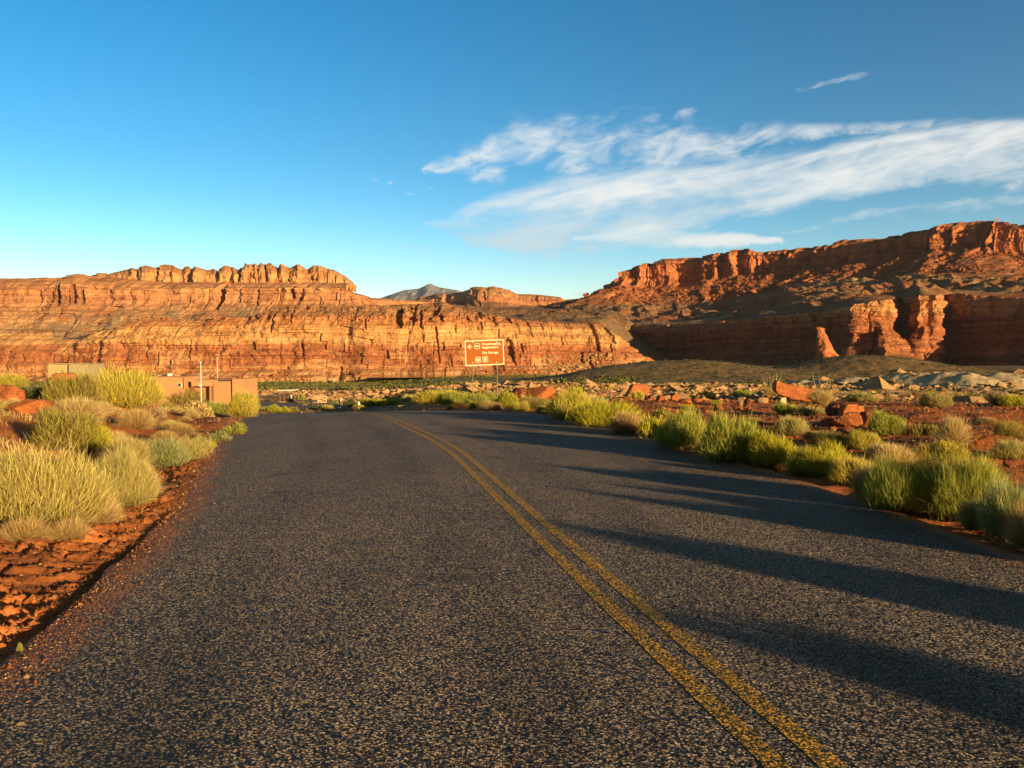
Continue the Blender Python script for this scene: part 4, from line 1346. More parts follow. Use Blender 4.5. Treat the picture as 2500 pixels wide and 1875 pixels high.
GL = 'shrubs on the bank left of the road'
GR = 'shrubs along the right edge of the road'
GB = 'shrubs in the red flat right of the road'
for row in (
    # ---- left bank
    ('rabbitbrush', 'fine0', 'golden', 50, 1290, 330, 205, 'largest shrub, pale yellow with straw coloured tips, beside the rutted red shoulder', 'shrub', GL),
    ('rabbitbrush', 'fine0', 'bright', 95, 1270, 190, 140, 'vivid yellow green shrub growing inside the largest pale clump', 'shrub', GL),
    ('rabbitbrush', 'fine1', 'pale', 295, 1240, 165, 150, 'grey green grassy shrub leaning over the rutted red shoulder', 'shrub', GL),
    ('bunch_grass', 'grass0', 'straw', 345, 1225, 130, 105, 'straw coloured grass clump spilling towards the asphalt beside the grey green shrub', 'grass clump', GL),
    ('rabbitbrush', 'loose2', 'blue', 400, 1142, 150, 84, 'blue green shrub just left of the road edge, halfway up the bank', 'shrub', GL),
    ('rabbitbrush', 'shrub1', 'pale', 466, 1122, 86, 66, 'small pale green rounded shrub nearest the asphalt beside the blue green one', 'shrub', GL),
    ('bunch_grass', 'grass1', 'pale', 320, 1150, 130, 95, 'spiky grey green grass clump behind the blue green shrub', 'grass clump', GL),
    ('rabbitbrush', 'shrub2', 'olive', 130, 1090, 190, 100, 'broad olive brown shrub in the middle of the left bank', 'shrub', GL),
    ('rabbitbrush', 'shrub3', 'bright', 185, 1098, 125, 82, 'low bright green shrub in front of the broad olive shrub', 'shrub', GL),
    ('bunch_grass', 'grass2', 'straw', 172, 1028, 150, 72, 'pale straw grass tuft above the olive shrub on the left bank', 'grass clump', GL),
    ('rabbitbrush', 'loose0', 'olive', 168, 992, 140, 98, 'tall wispy green shrub below the pale metal container', 'shrub', GL),
    ('rabbitbrush', 'loose1', 'yellow', 285, 994, 165, 108, 'tall yellow green shrub standing out against the left end of the adobe building', 'shrub', GL),
    ('bunch_grass', 'grass1', 'dry', 322, 1052, 105, 64, 'dry tan grass clump in the centre of the left bank', 'grass clump', GL),
    ('rabbitbrush', 'shrub0', 'olive', 437, 1006, 150, 76, 'dark based green shrub below the window of the adobe building', 'shrub', GL),
    ('cholla', 'cholla', 'straw', 470, 1016, 86, 42, 'knobbly pale yellow cactus shrub beside the dark based green shrub', 'cactus', GL),
    ('rabbitbrush', 'shrub1', 'yellow', 588, 1020, 82, 76, 'yellow green shrub at the road edge right where the road drops away', 'shrub', GL),
    ('rabbitbrush', 'shrub2', 'olive', 548, 990, 92, 56, 'olive shrub behind the yellow green one at the crest, below the building corner', 'shrub', GL),
    ('rabbitbrush', 'shrub3', 'blue', 533, 1080, 58, 30, 'low blue green plant touching the asphalt on the left', 'shrub', GL),
    ('rabbitbrush', 'shrub0', 'green', 572, 1062, 50, 36, 'low dark green plant at the asphalt edge below the crest shrub', 'shrub', GL),
    ('rabbitbrush', 'shrub1', 'bright', 506, 1096, 36, 22, 'tiny yellow green sprig at the left edge of the asphalt', 'shrub', GL),
    ('rabbitbrush', 'loose2', 'yellow', 6, 950, 76, 46, 'yellow shrub behind the red boulder at the far left', 'shrub', GL),
    ('scrub', 'shrub2', 'dark', 34, 972, 36, 34, 'small dark shaded shrub beside the red boulder at the far left', 'shrub', GL),  # its shade is put into the dark leaf colour
    ('scrub', 'shrub3', 'dark', 86, 978, 66, 38, 'wide dark shaded shrub left of the brown boulder', 'shrub', GL),  # shade again given by the dark leaf colour
    ('bunch_grass', 'grass0', 'dry', 430, 1064, 90, 34, 'low dry orange grass below the cactus shrub', 'grass clump', GL),
    ('bunch_grass', 'grass1', 'dry', 395, 1084, 80, 36, 'low dry grass patch on orange soil left of the blue green shrub', 'grass clump', GL),
    ('bunch_grass', 'grass2', 'straw', 240, 1012, 70, 38, 'small dry grass tuft between the two tall back shrubs', 'grass clump', GL),
    ('bunch_grass', 'grass0', 'straw', 255, 1290, 120, 90, 'dry grass fringe at the foot of the largest pale shrub', 'grass clump', GL),
    ('bunch_grass', 'grass1', 'dry', 60, 1340, 150, 80, 'dry orange grass in front of the largest pale shrub at the left edge', 'grass clump', GL),
    ('bunch_grass', 'grass2', 'dry', 175, 1335, 130, 72, 'dry straw grass between the largest pale shrub and the ruts', 'grass clump', GL),
    ('bunch_grass', 'grass1', 'olive', 105, 1020, 60, 34, 'grey dry tuft beside the flat orange slab', 'grass clump', GL),
    ('scrub', 'twiggy', 'stem', 365, 1022, 60, 40, 'bare grey brown twigs between the tall yellow shrub and the dark based shrub', 'dead shrub', GL),
    ('scrub', 'twiggy', 'stem', 522, 1008, 40, 30, 'bare brown twigs right of the cactus shrub', 'dead shrub', GL),
    ('weed', 'grass2', 'green', 46, 1598, 16, 28, 'single tiny green weed on the dark shoulder at the lower left', 'weed', None),
    ('bunch_grass', 'grass1', 'straw', 46, 1780, 26, 15, 'little straw tuft growing through the asphalt at the lower left', 'grass clump', None),
    # ---- right road edge, near to far
    ('rabbitbrush', 'fine0', 'green', 2222, 1250, 150, 138, 'deep green shrub at the right road edge, left half of the nearest big pair', 'shrub', GR),
    ('rabbitbrush', 'fine1', 'green', 2372, 1265, 185, 165, 'large green shrub with pale tips, right half of the nearest big pair', 'shrub', GR),
    ('bunch_grass', 'grass2', 'dry', 2262, 1255, 50, 34, 'small brown dead tuft at the foot of the nearest green pair', 'grass clump', GR),
    ('rabbitbrush', 'loose0', 'blue', 2490, 1320, 125, 160, 'thin blue green grassy shrub cut by the right edge of the picture', 'shrub', GR),
    ('rabbitbrush', 'shrub2', 'yellow', 2096, 1186, 95, 76, 'small yellow shrub just left of the nearest green pair', 'shrub', GR),
    ('rabbitbrush', 'shrub3', 'bright', 2022, 1162, 105, 86, 'bright lime shrub between the yellow one and the broad green one', 'shrub', GR),
    ('rabbitbrush', 'shrub0', 'bright', 1908, 1140, 135, 92, 'yellow green shrub touching the right side of the broad light green shrub', 'shrub', GR),
    ('rabbitbrush', 'shrub2', 'green', 1792, 1130, 155, 130, 'broad light green shrub bulging towards the asphalt', 'shrub', GR),
    ('rabbitbrush', 'shrub1', 'green', 1682, 1102, 140, 112, 'broad dark sided green shrub left of the light green one', 'shrub', GR),
    ('rabbitbrush', 'shrub3', 'bright', 1592, 1072, 70, 62, 'lime green shrub beside the brown dry clump at the road edge', 'shrub', GR),
    ('bunch_grass', 'grass0', 'dry', 1532, 1062, 90, 64, 'brown dry grass clump leaning over the right road edge', 'grass clump', GR),
    ('rabbitbrush', 'loose1', 'bright', 1475, 1042, 120, 68, 'long yellow topped shrub left of the brown dry clump', 'shrub', GR),
    ('rabbitbrush', 'loose2', 'yellow', 1392, 1024, 98, 82, 'tall bright yellow green shrub right of the red mound', 'shrub', GR),
    ('rabbitbrush', 'shrub0', 'olive', 1612, 1032, 52, 38, 'small olive shrub behind the lime green one', 'shrub', GR),
    ('rabbitbrush', 'shrub1', 'pale', 1456, 1004, 52, 46, 'pale rounded shrub behind the tall bright yellow green one', 'shrub', GR),
    ('rabbitbrush', 'shrub2', 'bright', 1404, 974, 46, 34, 'small green shrub above the tall bright yellow green one', 'shrub', GR),
    ('rabbitbrush', 'shrub3', 'olive', 1355, 1014, 60, 38, 'dark shaded shrub left of the tall bright yellow green one', 'shrub', GR),
    ('rabbitbrush', 'loose0', 'olive', 1300, 1004, 84, 42, 'green shrub below the shaded red mound at the bend', 'shrub', GR),
    ('rabbitbrush', 'shrub0', 'bright', 1240, 998, 80, 44, 'yellow topped shrub right of the brown sign at the bend', 'shrub', GR),
    ('rabbitbrush', 'shrub1', 'green', 1178, 992, 82, 36, 'dark green shrub between the posts of the brown sign', 'shrub', GR),
    ('rabbitbrush', 'shrub2', 'green', 1112, 989, 84, 36, 'dark green shrub left of the posts of the brown sign', 'shrub', GR),
    ('rabbitbrush', 'loose1', 'yellow', 1066, 986, 92, 38, 'tallest yellow shrub along the far bend of the road', 'shrub', GR),
    ('rabbitbrush', 'shrub3', 'pale', 1003, 987, 48, 28, 'tan green shrub along the far bend between two lime shrubs', 'shrub', GR),
    ('rabbitbrush', 'shrub0', 'bright', 956, 989, 58, 24, 'low lime shrub along the far bend', 'shrub', GR),
    ('rabbitbrush', 'shrub1', 'bright', 908, 992, 58, 25, 'last lime shrub where the road disappears over the crest', 'shrub', GR),
    # ---- second row and flat
    ('rabbitbrush', 'shrub2', 'pale', 1942, 1062, 80, 50, 'pale green leaning shrub on the strip of dry grass', 'shrub', GB),
    ('rabbitbrush', 'loose2', 'olive', 2030, 1098, 95, 52, 'olive shrub in front of the red boulder pile', 'shrub', GB),
    ('rabbitbrush', 'shrub3', 'yellow', 2116, 1102, 86, 58, 'golden shrub right of the red boulder pile', 'shrub', GB),
    ('rabbitbrush', 'loose0', 'straw', 2188, 1138, 120, 62, 'wide straw coloured shrub behind the nearest green pair', 'shrub', GB),
    ('rabbitbrush', 'shrub0', 'green', 2196, 1070, 108, 68, 'rounded grey green shrub on the bare red flat', 'shrub', GB),
    ('rabbitbrush', 'shrub1', 'olive', 2268, 1072, 62, 48, 'small olive shrub between the grey green shrub and the tall golden grass', 'shrub', GB),
    ('bunch_grass', 'grass0', 'straw', 2340, 1100, 105, 96, 'tall golden arching grass clump on the red flat', 'grass clump', GB),
    ('rabbitbrush', 'shrub2', 'yellow', 2312, 1134, 116, 62, 'yellow green shrub in front of the tall golden grass', 'shrub', GB),
    ('rabbitbrush', 'shrub3', 'pale', 2295, 996, 84, 44, 'grey green shrub at the far edge of the red flat', 'shrub', GB),
    ('rabbitbrush', 'shrub0', 'yellow', 2342, 978, 40, 24, 'small yellow shrub at the far edge of the red flat', 'shrub', GB),
    ('rabbitbrush', 'shrub1', 'olive', 2384, 980, 50, 26, 'small olive shrub at the far edge of the red flat', 'shrub', GB),
    ('rabbitbrush', 'shrub2', 'bright', 2482, 992, 58, 34, 'bright shrub at the far right of the red flat', 'shrub', GB),
    ('rabbitbrush', 'shrub3', 'pale', 2106, 983, 74, 32, 'pale shrub behind the red boulder pile', 'shrub', GB),
    ('rabbitbrush', 'loose1', 'olive', 2476, 1072, 74, 48, 'olive shrub on the red flat at the right edge', 'shrub', GB),
    ('rabbitbrush', 'loose2', 'pale', 2482, 1124, 95, 58, 'pale green shrub behind the orange rock at the right edge', 'shrub', GB),
    ('rabbitbrush', 'shrub0', 'olive', 1616, 1032, 60, 40, 'olive tuft behind the brown dry clump', 'shrub', GB),
    ('rabbitbrush', 'shrub1', 'yellow', 1492, 961, 36, 22, 'round golden shrub among the pale rocks, left of the upright red boulder', 'shrub', GB),
    ('rabbitbrush', 'shrub2', 'yellow', 1557, 978, 30, 28, 'golden shrub standing right in front of the upright red boulder', 'shrub', GB),
    ('rabbitbrush', 'loose0', 'bright', 1728, 976, 50, 27, 'two toned lime shrub amid the dark red rocks', 'shrub', GB),
    ('rabbitbrush', 'shrub3', 'green', 1816, 972, 58, 24, 'dark green low shrub left of the tilted orange slab', 'shrub', GB),
    ('rabbitbrush', 'shrub0', 'bright', 1753, 990, 34, 13, 'flat lime plant amid small red rocks', 'shrub', GB),
    ('rabbitbrush', 'shrub1', 'bright', 1680, 1001, 34, 17, 'tiny lime shrub above the broad dark sided green shrub', 'shrub', GB),
    ('rabbitbrush', 'shrub2', 'green', 1920, 1010, 70, 30, 'dark green plant around the pointed white rock', 'shrub', GB),
    ('bunch_grass', 'tallgrass', 'dry', 1890, 974, 56, 34, 'dry grass with tall seed stalks left of the tilted orange slab', 'grass clump', GB),
    ('bunch_grass', 'tallgrass', 'straw', 2012, 988, 78, 42, 'pale straw grass with tall seed stalks right of the tilted orange slab', 'grass clump', GB),
    ('rabbitbrush', 'loose1', 'pale', 1985, 1014, 64, 28, 'low grey plant left of the red boulder pile', 'shrub', GB),
    ('scrub', 'twiggy', 'stem', 2172, 985, 22, 46, 'thin bare pale twig plant on the red flat behind the grey green shrub', 'dead shrub', GB),
    ('scrub', 'twiggy', 'stem', 2440, 990, 52, 50, 'bare branching twig plant at the far right of the red flat', 'dead shrub', GB),
    ('bunch_grass', 'grass0', 'dry', 1845, 1035, 60, 18, 'low dry grass patch under the tilted orange slab', 'grass clump', GB),
    ('bunch_grass', 'grass1', 'dry', 1990, 1075, 60, 26, 'low dry grass beside the pale leaning shrub', 'grass clump', GB),
    ('bunch_grass', 'grass2', 'straw', 2250, 1118, 60, 26, 'low pale grass under the grey green shrub', 'grass clump', GB),
    ('bunch_grass', 'grass0', 'dry', 2420, 1040, 60, 24, 'low dry grass on bare red soil right of the golden grass', 'grass clump', GB),
):
    if row[-1] == GL and row[4] > 1130:
        row = (*row[:3], row[3] - 22, *row[4:])
    if row[-1] == GR:
        row = (*row[:6], row[6] * 1.02, *row[7:])
    plant_px(*row, k=1.32 if row[-1] == GR else 1.16)

for i in range(34):
    y_ = 6.4 + 26 * (i / 33.0) ** 1.15 + RNG.uniform(-0.2, 0.2)
    x_ = float(smooth_interp(y_, *XR)) + RNG.uniform(0.35, 0.95)
    plant('bunch_grass', 'grass%d' % (i % 3), ('yellow', 'bright', 'dry', 'pale')[i % 4], (x_, y_, float(land(x_, y_)) - 0.02), RNG.uniform(0.45, 0.85), RNG.uniform(0.28, 0.5),
          'short feathery grass clump filling a gap between the shrubs of the right road edge', 'grass clump', 'short grass between the right edge shrubs')
for i in range(26):
    y_ = 6.0 + 20 * (i / 25.0) + RNG.uniform(-0.3, 0.3)
    x_ = float(smooth_interp(y_, *XL)) - RNG.uniform(1.1, 4.5)
    plant('bunch_grass', 'grass%d' % (i % 3), ('straw', 'yellow', 'dry', 'straw')[i % 4], (x_, y_, float(land(x_, y_)) - 0.02), RNG.uniform(0.4, 0.8), RNG.uniform(0.22, 0.42),
          'short golden grass clump between the shrubs of the left bank', 'grass clump', 'short golden grass of the left bank')

for px_, w_, h_, kd_ in ((372, 90, 44, 'olive'), (404, 80, 36, 'pale'), (486, 70, 40, 'olive'), (514, 74, 42, 'green'), (552, 60, 40, 'olive')):
    plant_px('rabbitbrush', 'loose%d' % (px_ % 3), kd_, px_, 984, w_, h_, 'shrub on the rise in front of the adobe building walls', 'shrub', 'shrubs before the adobe building', Y=43)

# shrubs just beyond the crest, beside the lower road
GC = 'shrubs beside the lower road'
for (kd, px, py, w, h, lab) in (
    ('bright', 664, 1001, 42, 20, 'largest lime shrub showing over the left of the crest'), ('bright', 692, 1002, 30, 16, 'middle lime shrub showing over the left of the crest'), ('olive', 715, 1001, 26, 14, 'right lime shrub showing over the left of the crest'),
    ('dark', 768, 997, 26, 14, 'dark little shrub left of the small brown sign'), ('yellow', 798, 997, 36, 14, 'pale yellow shrub under the small brown sign'), ('green', 734, 982, 18, 24, 'green bushy tree right of the open shelter'),
    ('green', 818, 984, 16, 10, 'small green shrub behind the rider'), ('dark', 852, 989, 26, 22, 'dark red brown shrub right of the rider'), ('bright', 872, 993, 30, 16, 'lime shrub by the white marker')):
    Y_ = {664: 75, 692: 80, 715: 84, 768: 100, 798: 104, 734: 176, 818: 160, 852: 132, 872: 70}[px]
    x_, y_, z_ = at(px, py, Y_)
    plant('rabbitbrush', 'sparse%d' % (px % 4), kd, (x_, y_, max(float(land(x_, y_)) - 0.05, z_ - 0.25)), w / FOC * y_ * 1.15, h / FOC * y_ * 1.15, lab, 'shrub', GC)

# shrubs outside the frame on the right whose shadows reach the road
for (x_, y_, w, h, kd) in ((5.0, 3.4, 1.05, 0.86, 'green'), (5.0, 0.9, 1.0, 0.80, 'olive'), (5.6, 5.6, 1.0, 0.8, 'pale')):
    plant('rabbitbrush', 'shrub%d' % int(x_ * 10 % 4), kd, (x_, y_, float(land(x_, y_)) - 0.04), w, h, 'shrub on the right verge beyond the picture, casting a long shadow over the road', 'shrub', 'roadside shrubs out of the picture')

# ================================================================== rocks
def rock_mesh(seed, nplanes=14, sub=4, rough=0.05, sc=(1, 1, 1), flat=0.0):
    bm = bmesh.new()
    bmesh.ops.create_icosphere(bm, subdivisions=sub, radius=1.0)
    me = bpy.data.meshes.new('rock')
    bm.to_mesh(me)
    bm.free()
    n = len(me.vertices)
    v = np.zeros(n * 3, np.float32)
    me.vertices.foreach_get('co', v)
    v = v.reshape(-1, 3).astype(float)
    g = np.random.default_rng(seed)
    P = g.normal(size=(nplanes, 3))
    P /= np.linalg.norm(P, axis=1, keepdims=True)
    d = g.uniform(0.55, 0.95, nplanes)
    P = np.vstack([P, [[0, 0, 1], [0, 0, -1]]])
    d = np.concatenate([d, [0.75 - flat, 0.7]])
    dot = v @ P.T
    rr = np.min(np.where(dot > 0.05, d[None] / np.maximum(dot, 0.05), 9), axis=1)
    rr = np.minimum(rr, 1.15)
    nn = fbm(v[:, 0] * 2.2 + seed, v[:, 1] * 2.2 + v[:, 2] * 3.1, 4, seed)
    rr = rr * (1 + rough * nn * 2)
    v = v * rr[:, None] * np.array(sc)
    me.vertices.foreach_set('co', v.astype(np.float32).ravel())
    me.polygons.foreach_set('use_smooth', np.zeros(len(me.polygons), bool))
    me.update()
    return me


ROCKS = [rock_mesh(900 + i, 9 + 2 * (i % 4), 4, 0.05) for i in range(6)]
SLABS = [rock_mesh(930 + i, 10, 4, 0.06, (1, 0.8, 0.55)) for i in range(4)]


def boulder(name, me, mat, px, py, wpx, hpx, label, cat='boulder', group=None, rot=None, Y=None, depth=0.8, sink=0.12):
    if Y is None:
        x, y, z = hits(px, py)
    else:
        x, y, z = at(px, py, Y)
        z = float(land(x, Y))
    w = wpx / FOC * y
    h = hpx / FOC * y
    me2 = me
    o = bpy.data.objects.new(name, me2)
    COL.objects.link(o)
    if not me.materials:
        me.materials.append(M_ROCK_RED)
    o.material_slots[0].link = 'OBJECT'
    o.material_slots[0].material = mat
    co = np.zeros(len(me.vertices) * 3, np.float32)
    me.vertices.foreach_get('co', co)
    co = co.reshape(-1, 3)
    M = Matrix.Rotation(random.uniform(0, 6.28), 3, 'Z') if rot is None else rot
    q = co @ np.array(M).T
    ext = q.max(0) - q.min(0)
    s = (w / ext[0], w * depth / ext[1], h * (1 + sink) / ext[2])
    # bake orientation by matrix: scale after rotation
    o.matrix_world = Matrix.Translation((x - (q.max(0)[0] + q.min(0)[0]) / 2 * s[0], y + w * depth * 0.4, float(land(x, y)) - sink * h - q.min(0)[2] * s[2])) @ Matrix.Diagonal((*s, 1)) @ M.to_4x4()
    o['label'] = label
    o['category'] = cat
    if group:
        o['group'] = group
    return o


# the tilted orange slab: a long wedge, its pointed end up at the left
def slab_mesh():
    pr = [(-1, 0.55), (-0.93, 1.0), (-0.80, 0.98), (-0.45, 0.72), (0.1, 0.58), (0.6, 0.42), (0.95, 0.30), (1.0, -0.25), (0.9, -0.62), (0.3, -0.5), (-0.3, -0.32), (-0.78, 0.02), (-0.98, 0.28)]
    bm = bmesh.new()
    fr = [bm.verts.new((x, -0.5 - 0.12 * math.sin(i * 2.1), z)) for i, (x, z) in enumerate(pr)]
    f = bm.faces.new(fr)
    r = bmesh.ops.extrude_face_region(bm, geom=[f])
    vs = [g for g in r['geom'] if isinstance(g, bmesh.types.BMVert)]
    bmesh.ops.translate(bm, verts=vs, vec=(0.12, 1.0, 0.08))
    bmesh.ops.scale(bm, verts=vs, vec=(0.9, 1, 0.85))
    bmesh.ops.recalc_face_normals(bm, faces=bm.faces)
    bmesh.ops.bevel(bm, geom=list(bm.edges), offset=0.07, segments=3, affect='EDGES')
    bmesh.ops.triangulate(bm, faces=bm.faces)
    bmesh.ops.subdivide_edges(bm, edges=bm.edges, cuts=3, use_grid_fill=True)
    me = bpy.data.meshes.new('slab')
    bm.to_mesh(me)
    bm.free()
    v = np.zeros(len(me.vertices) * 3, np.float32)
    me.vertices.foreach_get('co', v)
    v = v.reshape(-1, 3)
    d = fbm(v[:, 0] * 2 + v[:, 1], v[:, 2] * 2 + v[:, 1] * 2, 4, 77)[:, None] * np.array([0.05, 0.07, 0.05])
    me.vertices.foreach_set('co', (v + d).astype(np.float32).ravel())
    me.update()
    return me


ID = Matrix.Identity(3)
boulder('boulder', slab_mesh(), M_ROCK_RED, 1943, 979, 104, 50, 'long tilted orange slab with its pointed end raised, between tall grass stalks', 'boulder', None, ID, sink=0.1, depth=0.7)
GRK = 'red rocks right of the road'
for row in (
    (ROCKS[0], M_ROCK_DARK, 2040, 1018, 42, 32, 'upper left boulder of the red pile on the flat'),
    (SLABS[0], M_ROCK_RED, 2085, 1022, 66, 36, 'arched slab lying across the top of the red boulder pile'),
    (ROCKS[1], M_ROCK_RED, 2070, 1046, 74, 40, 'front boulder of the red boulder pile'),
    (ROCKS[2], M_ROCK_DARK, 2122, 1048, 46, 42, 'right hand dark boulder of the red pile'),
    (ROCKS[3], M_ROCK_PALE, 2090, 1032, 30, 18, 'small pale block lying in the red boulder pile'),
    (SLABS[1], M_ROCK_DARK, 2024, 1040, 40, 18, 'low dark rubble block at the left foot of the red boulder pile'),
    (ROCKS[4], M_ROCK_RED, 2104, 1062, 36, 20, 'orange block at the front foot of the red boulder pile'),
    (ROCKS[5], M_ROCK_WHITE, 1911, 997, 24, 27, 'pointed cream white rock standing on edge before the tilted slab'),
    (ROCKS[0], M_ROCK_PALE, 1866, 983, 30, 12, 'rounded pale rock left of the pointed cream rock'),
    (ROCKS[1], M_ROCK_RED, 1560, 974, 62, 36, 'upright red brown boulder rising above the pale rock field'),
    (ROCKS[2], M_ROCK_RED, 1614, 982, 24, 18, 'small upright red rock right of the upright boulder'),
    (ROCKS[3], M_ROCK_RED, 1648, 982, 20, 22, 'narrow red rock amid the row of small rocks'),
    (SLABS[2], M_ROCK_RED, 1675, 987, 36, 12, 'flat red slab in the row of small rocks'),
    (ROCKS[4], M_ROCK_PALE, 1812, 992, 22, 22, 'pale sided block left of a dark red block'),
    (ROCKS[5], M_ROCK_DARK, 1830, 993, 20, 20, 'dark red block beside the pale sided block'),
    (SLABS[3], M_ROCK_RED, 1803, 1003, 28, 14, 'flat orange block among dry grass below the dark hollow'),
    (ROCKS[0], M_ROCK_RED, 1757, 1000, 26, 14, 'orange rock behind the broad light green shrub'),
    (ROCKS[1], M_ROCK_RED, 1534, 980, 24, 12, 'low red rock at the foot of the upright boulder'),
    (ROCKS[2], M_ROCK_DARK, 1590, 978, 20, 14, 'dark rock at the right foot of the upright boulder'),
    (SLABS[0], M_ROCK_RED, 1700, 982, 26, 10, 'low red rock left of the two toned lime shrub'),
    (ROCKS[3], M_ROCK_RED, 2410, 1100, 46, 34, 'bare orange rock at the right, below the golden grass'),
    (SLABS[1], M_ROCK_PALE, 2428, 1112, 26, 10, 'pale flat stone at the foot of the bare orange rock'),
    (ROCKS[4], M_ROCK_DARK, 2470, 1142, 34, 18, 'dark red rock by the right edge of the picture'),
    (ROCKS[5], M_ROCK_RED, 1322, 976, 72, 32, 'large red mound like boulder right of the brown sign'),
    (SLABS[2], M_ROCK_DARK, 1275, 972, 66, 24, 'dark slab put in for the shaded left side of the red mound right of the brown sign'),  # dark stone stands in for the shade left of the mound
    (ROCKS[0], M_ROCK_DARK, 1495, 975, 22, 12, 'dark rock below the round golden shrub'),
    (ROCKS[2], M_ROCK_DARK, 1470, 970, 24, 12, 'dark red rock left of the round golden shrub'),
    (ROCKS[1], M_ROCK_DARK, 2190, 1100, 22, 9, 'small dark stone before the grey green shrub'),
):
    boulder('rock', row[0], row[1], *row[2:6], row[6], 'rock', GRK)
for i in range(34):
    px, py = 2070 + RNG.normal(0, 42), RNG.uniform(1022, 1066)
    sz = RNG.uniform(7, 20)
    boulder('rock', (ROCKS + SLABS)[i % 10], (M_ROCK_RED, M_ROCK_DARK, M_ROCK_RED, M_ROCK_PALE)[i % 4], px, py, sz, sz * RNG.uniform(0.4, 0.8), 'broken piece of rubble around the red boulder pile', 'rock', 'rubble of the red boulder pile')
GLK = 'red boulders on the left bank'
boulder('boulder', ROCKS[3], M_ROCK_RED, 8, 984, 74, 44, 'big orange boulder at the far left edge', 'boulder', GLK)
boulder('boulder', SLABS[1], M_ROCK_RED, 56, 1010, 92, 34, 'long flat orange slab in front of the far left boulder', 'boulder', GLK)
boulder('boulder', ROCKS[0], M_ROCK_RED, 150, 966, 60, 54, 'rounded red brown boulder before the pale metal container', 'boulder', GLK, Y=32)
boulder('boulder', ROCKS[2], M_ROCK_DARK, 121, 962, 20, 42, 'dark block put in for the shaded left side of the rounded red brown boulder', 'boulder', GLK, Y=33)  # added dark block stands in for the boulder's own shaded side
boulder('boulder', ROCKS[5], M_ROCK_DARK, 368, 1000, 28, 26, 'dark red rock between the two tall left shrubs and the dark based one', 'boulder', GLK)

# row of boulders on the ledge behind the sign
for i in range(16):
    px = 1172 + i * 18 + RNG.uniform(-6, 6)
    boulder('rock', ROCKS[i % 6], M_ROCK_PALE if i % 3 else M_ROCK_DARK, px, 946, RNG.uniform(16, 30), RNG.uniform(9, 17), 'tan boulder in the line of boulders on the ledge behind the brown sign', 'rock', 'boulders on the ledge behind the sign', Y=100 + RNG.uniform(-4, 4))
# the field of pale rocks
cnt = 0
while cnt < 250:
    px = RNG.uniform(850, 2490)
    py = RNG.uniform(940, 974) if px > 1400 else RNG.uniform(946, 976)
    x, y, z = hits(px, py)
    if not (42 < y < 260) or px < 1000 and y < 140:
        continue
    sz = RNG.uniform(9, 26) if RNG.uniform() < 0.75 else RNG.uniform(18, 29)
    boulder('rock', (SLABS + ROCKS)[cnt % 10], M_ROCK_PALE if RNG.uniform() < 0.8 else M_ROCK_RED, px, py, sz, sz * RNG.uniform(0.25, 0.48), 'pale rock scattered over the rocky flat beyond the shrubs', 'rock', 'pale rocks of the rocky flat', depth=0.9)
    cnt += 1

# ================================================================== things nobody could count
def scatter_blades(name, n, area, hgt, mat, dens, w=0.006):
    x, y = area(n)
    keep = dens(x, y) > RNG.uniform(0, 1, len(x))
    x, y = x[keep], y[keep]
    m = len(x)
    z = land(x, y) + bumps(x, y)
    S = np.stack([x, y, z - 0.01], -1)
    h = hgt * RNG.uniform(0.4, 1.2, m)
    E = S + np.stack([RNG.normal(0, 0.4, m) * h, RNG.normal(0, 0.4, m) * h, h], -1)
    M = (S + E) / 2 + np.stack([0 * h, 0 * h, h * 0.15], -1)
    dd = np.hypot(x, y)
    me = pack(name, [blades(S, M, E, w * RNG.uniform(0.5, 1.2, m) * np.clip(dd / 14, 0.6, 4), RNG.uniform(0, 1, m))], mat)
    return link(name, me, kind='stuff')


def off_road(x, y):
    return np.maximum(smooth_interp(y, *XL) - x, x - smooth_interp(y, *XR))


def area_fan(a0, a1, r0, r1):
    def f(n):
        r = np.sqrt(RNG.uniform(r0 ** 1.2, r1 ** 1.2, n) ** (2 / 1.2))
        t = np.radians(RNG.uniform(a0, a1, n))
        return r * np.sin(t), r * np.cos(t)
    return f


scatter_blades('dry_grass', 90000, area_fan(3, 37, 5, 60), 0.10, LEAF['dry'],
               lambda x, y: sst(off_road(x, y), 0.2, 0.8) * sst(fbm(x / 1.5, y / 1.5, 4, 701), 0.0, 0.45) * (0.25 + 0.75 * sst(off_road(x, y), 4.5, 1.5)), 0.004)
scatter_blades('dry_grass', 60000, area_fan(-37, -12, 4, 45), 0.12, LEAF['straw'],
               lambda x, y: sst(off_road(x, y), 1.0, 2.0) * sst(fbm(x / 1.2, y / 1.2, 4, 703), -0.05, 0.4), 0.004)


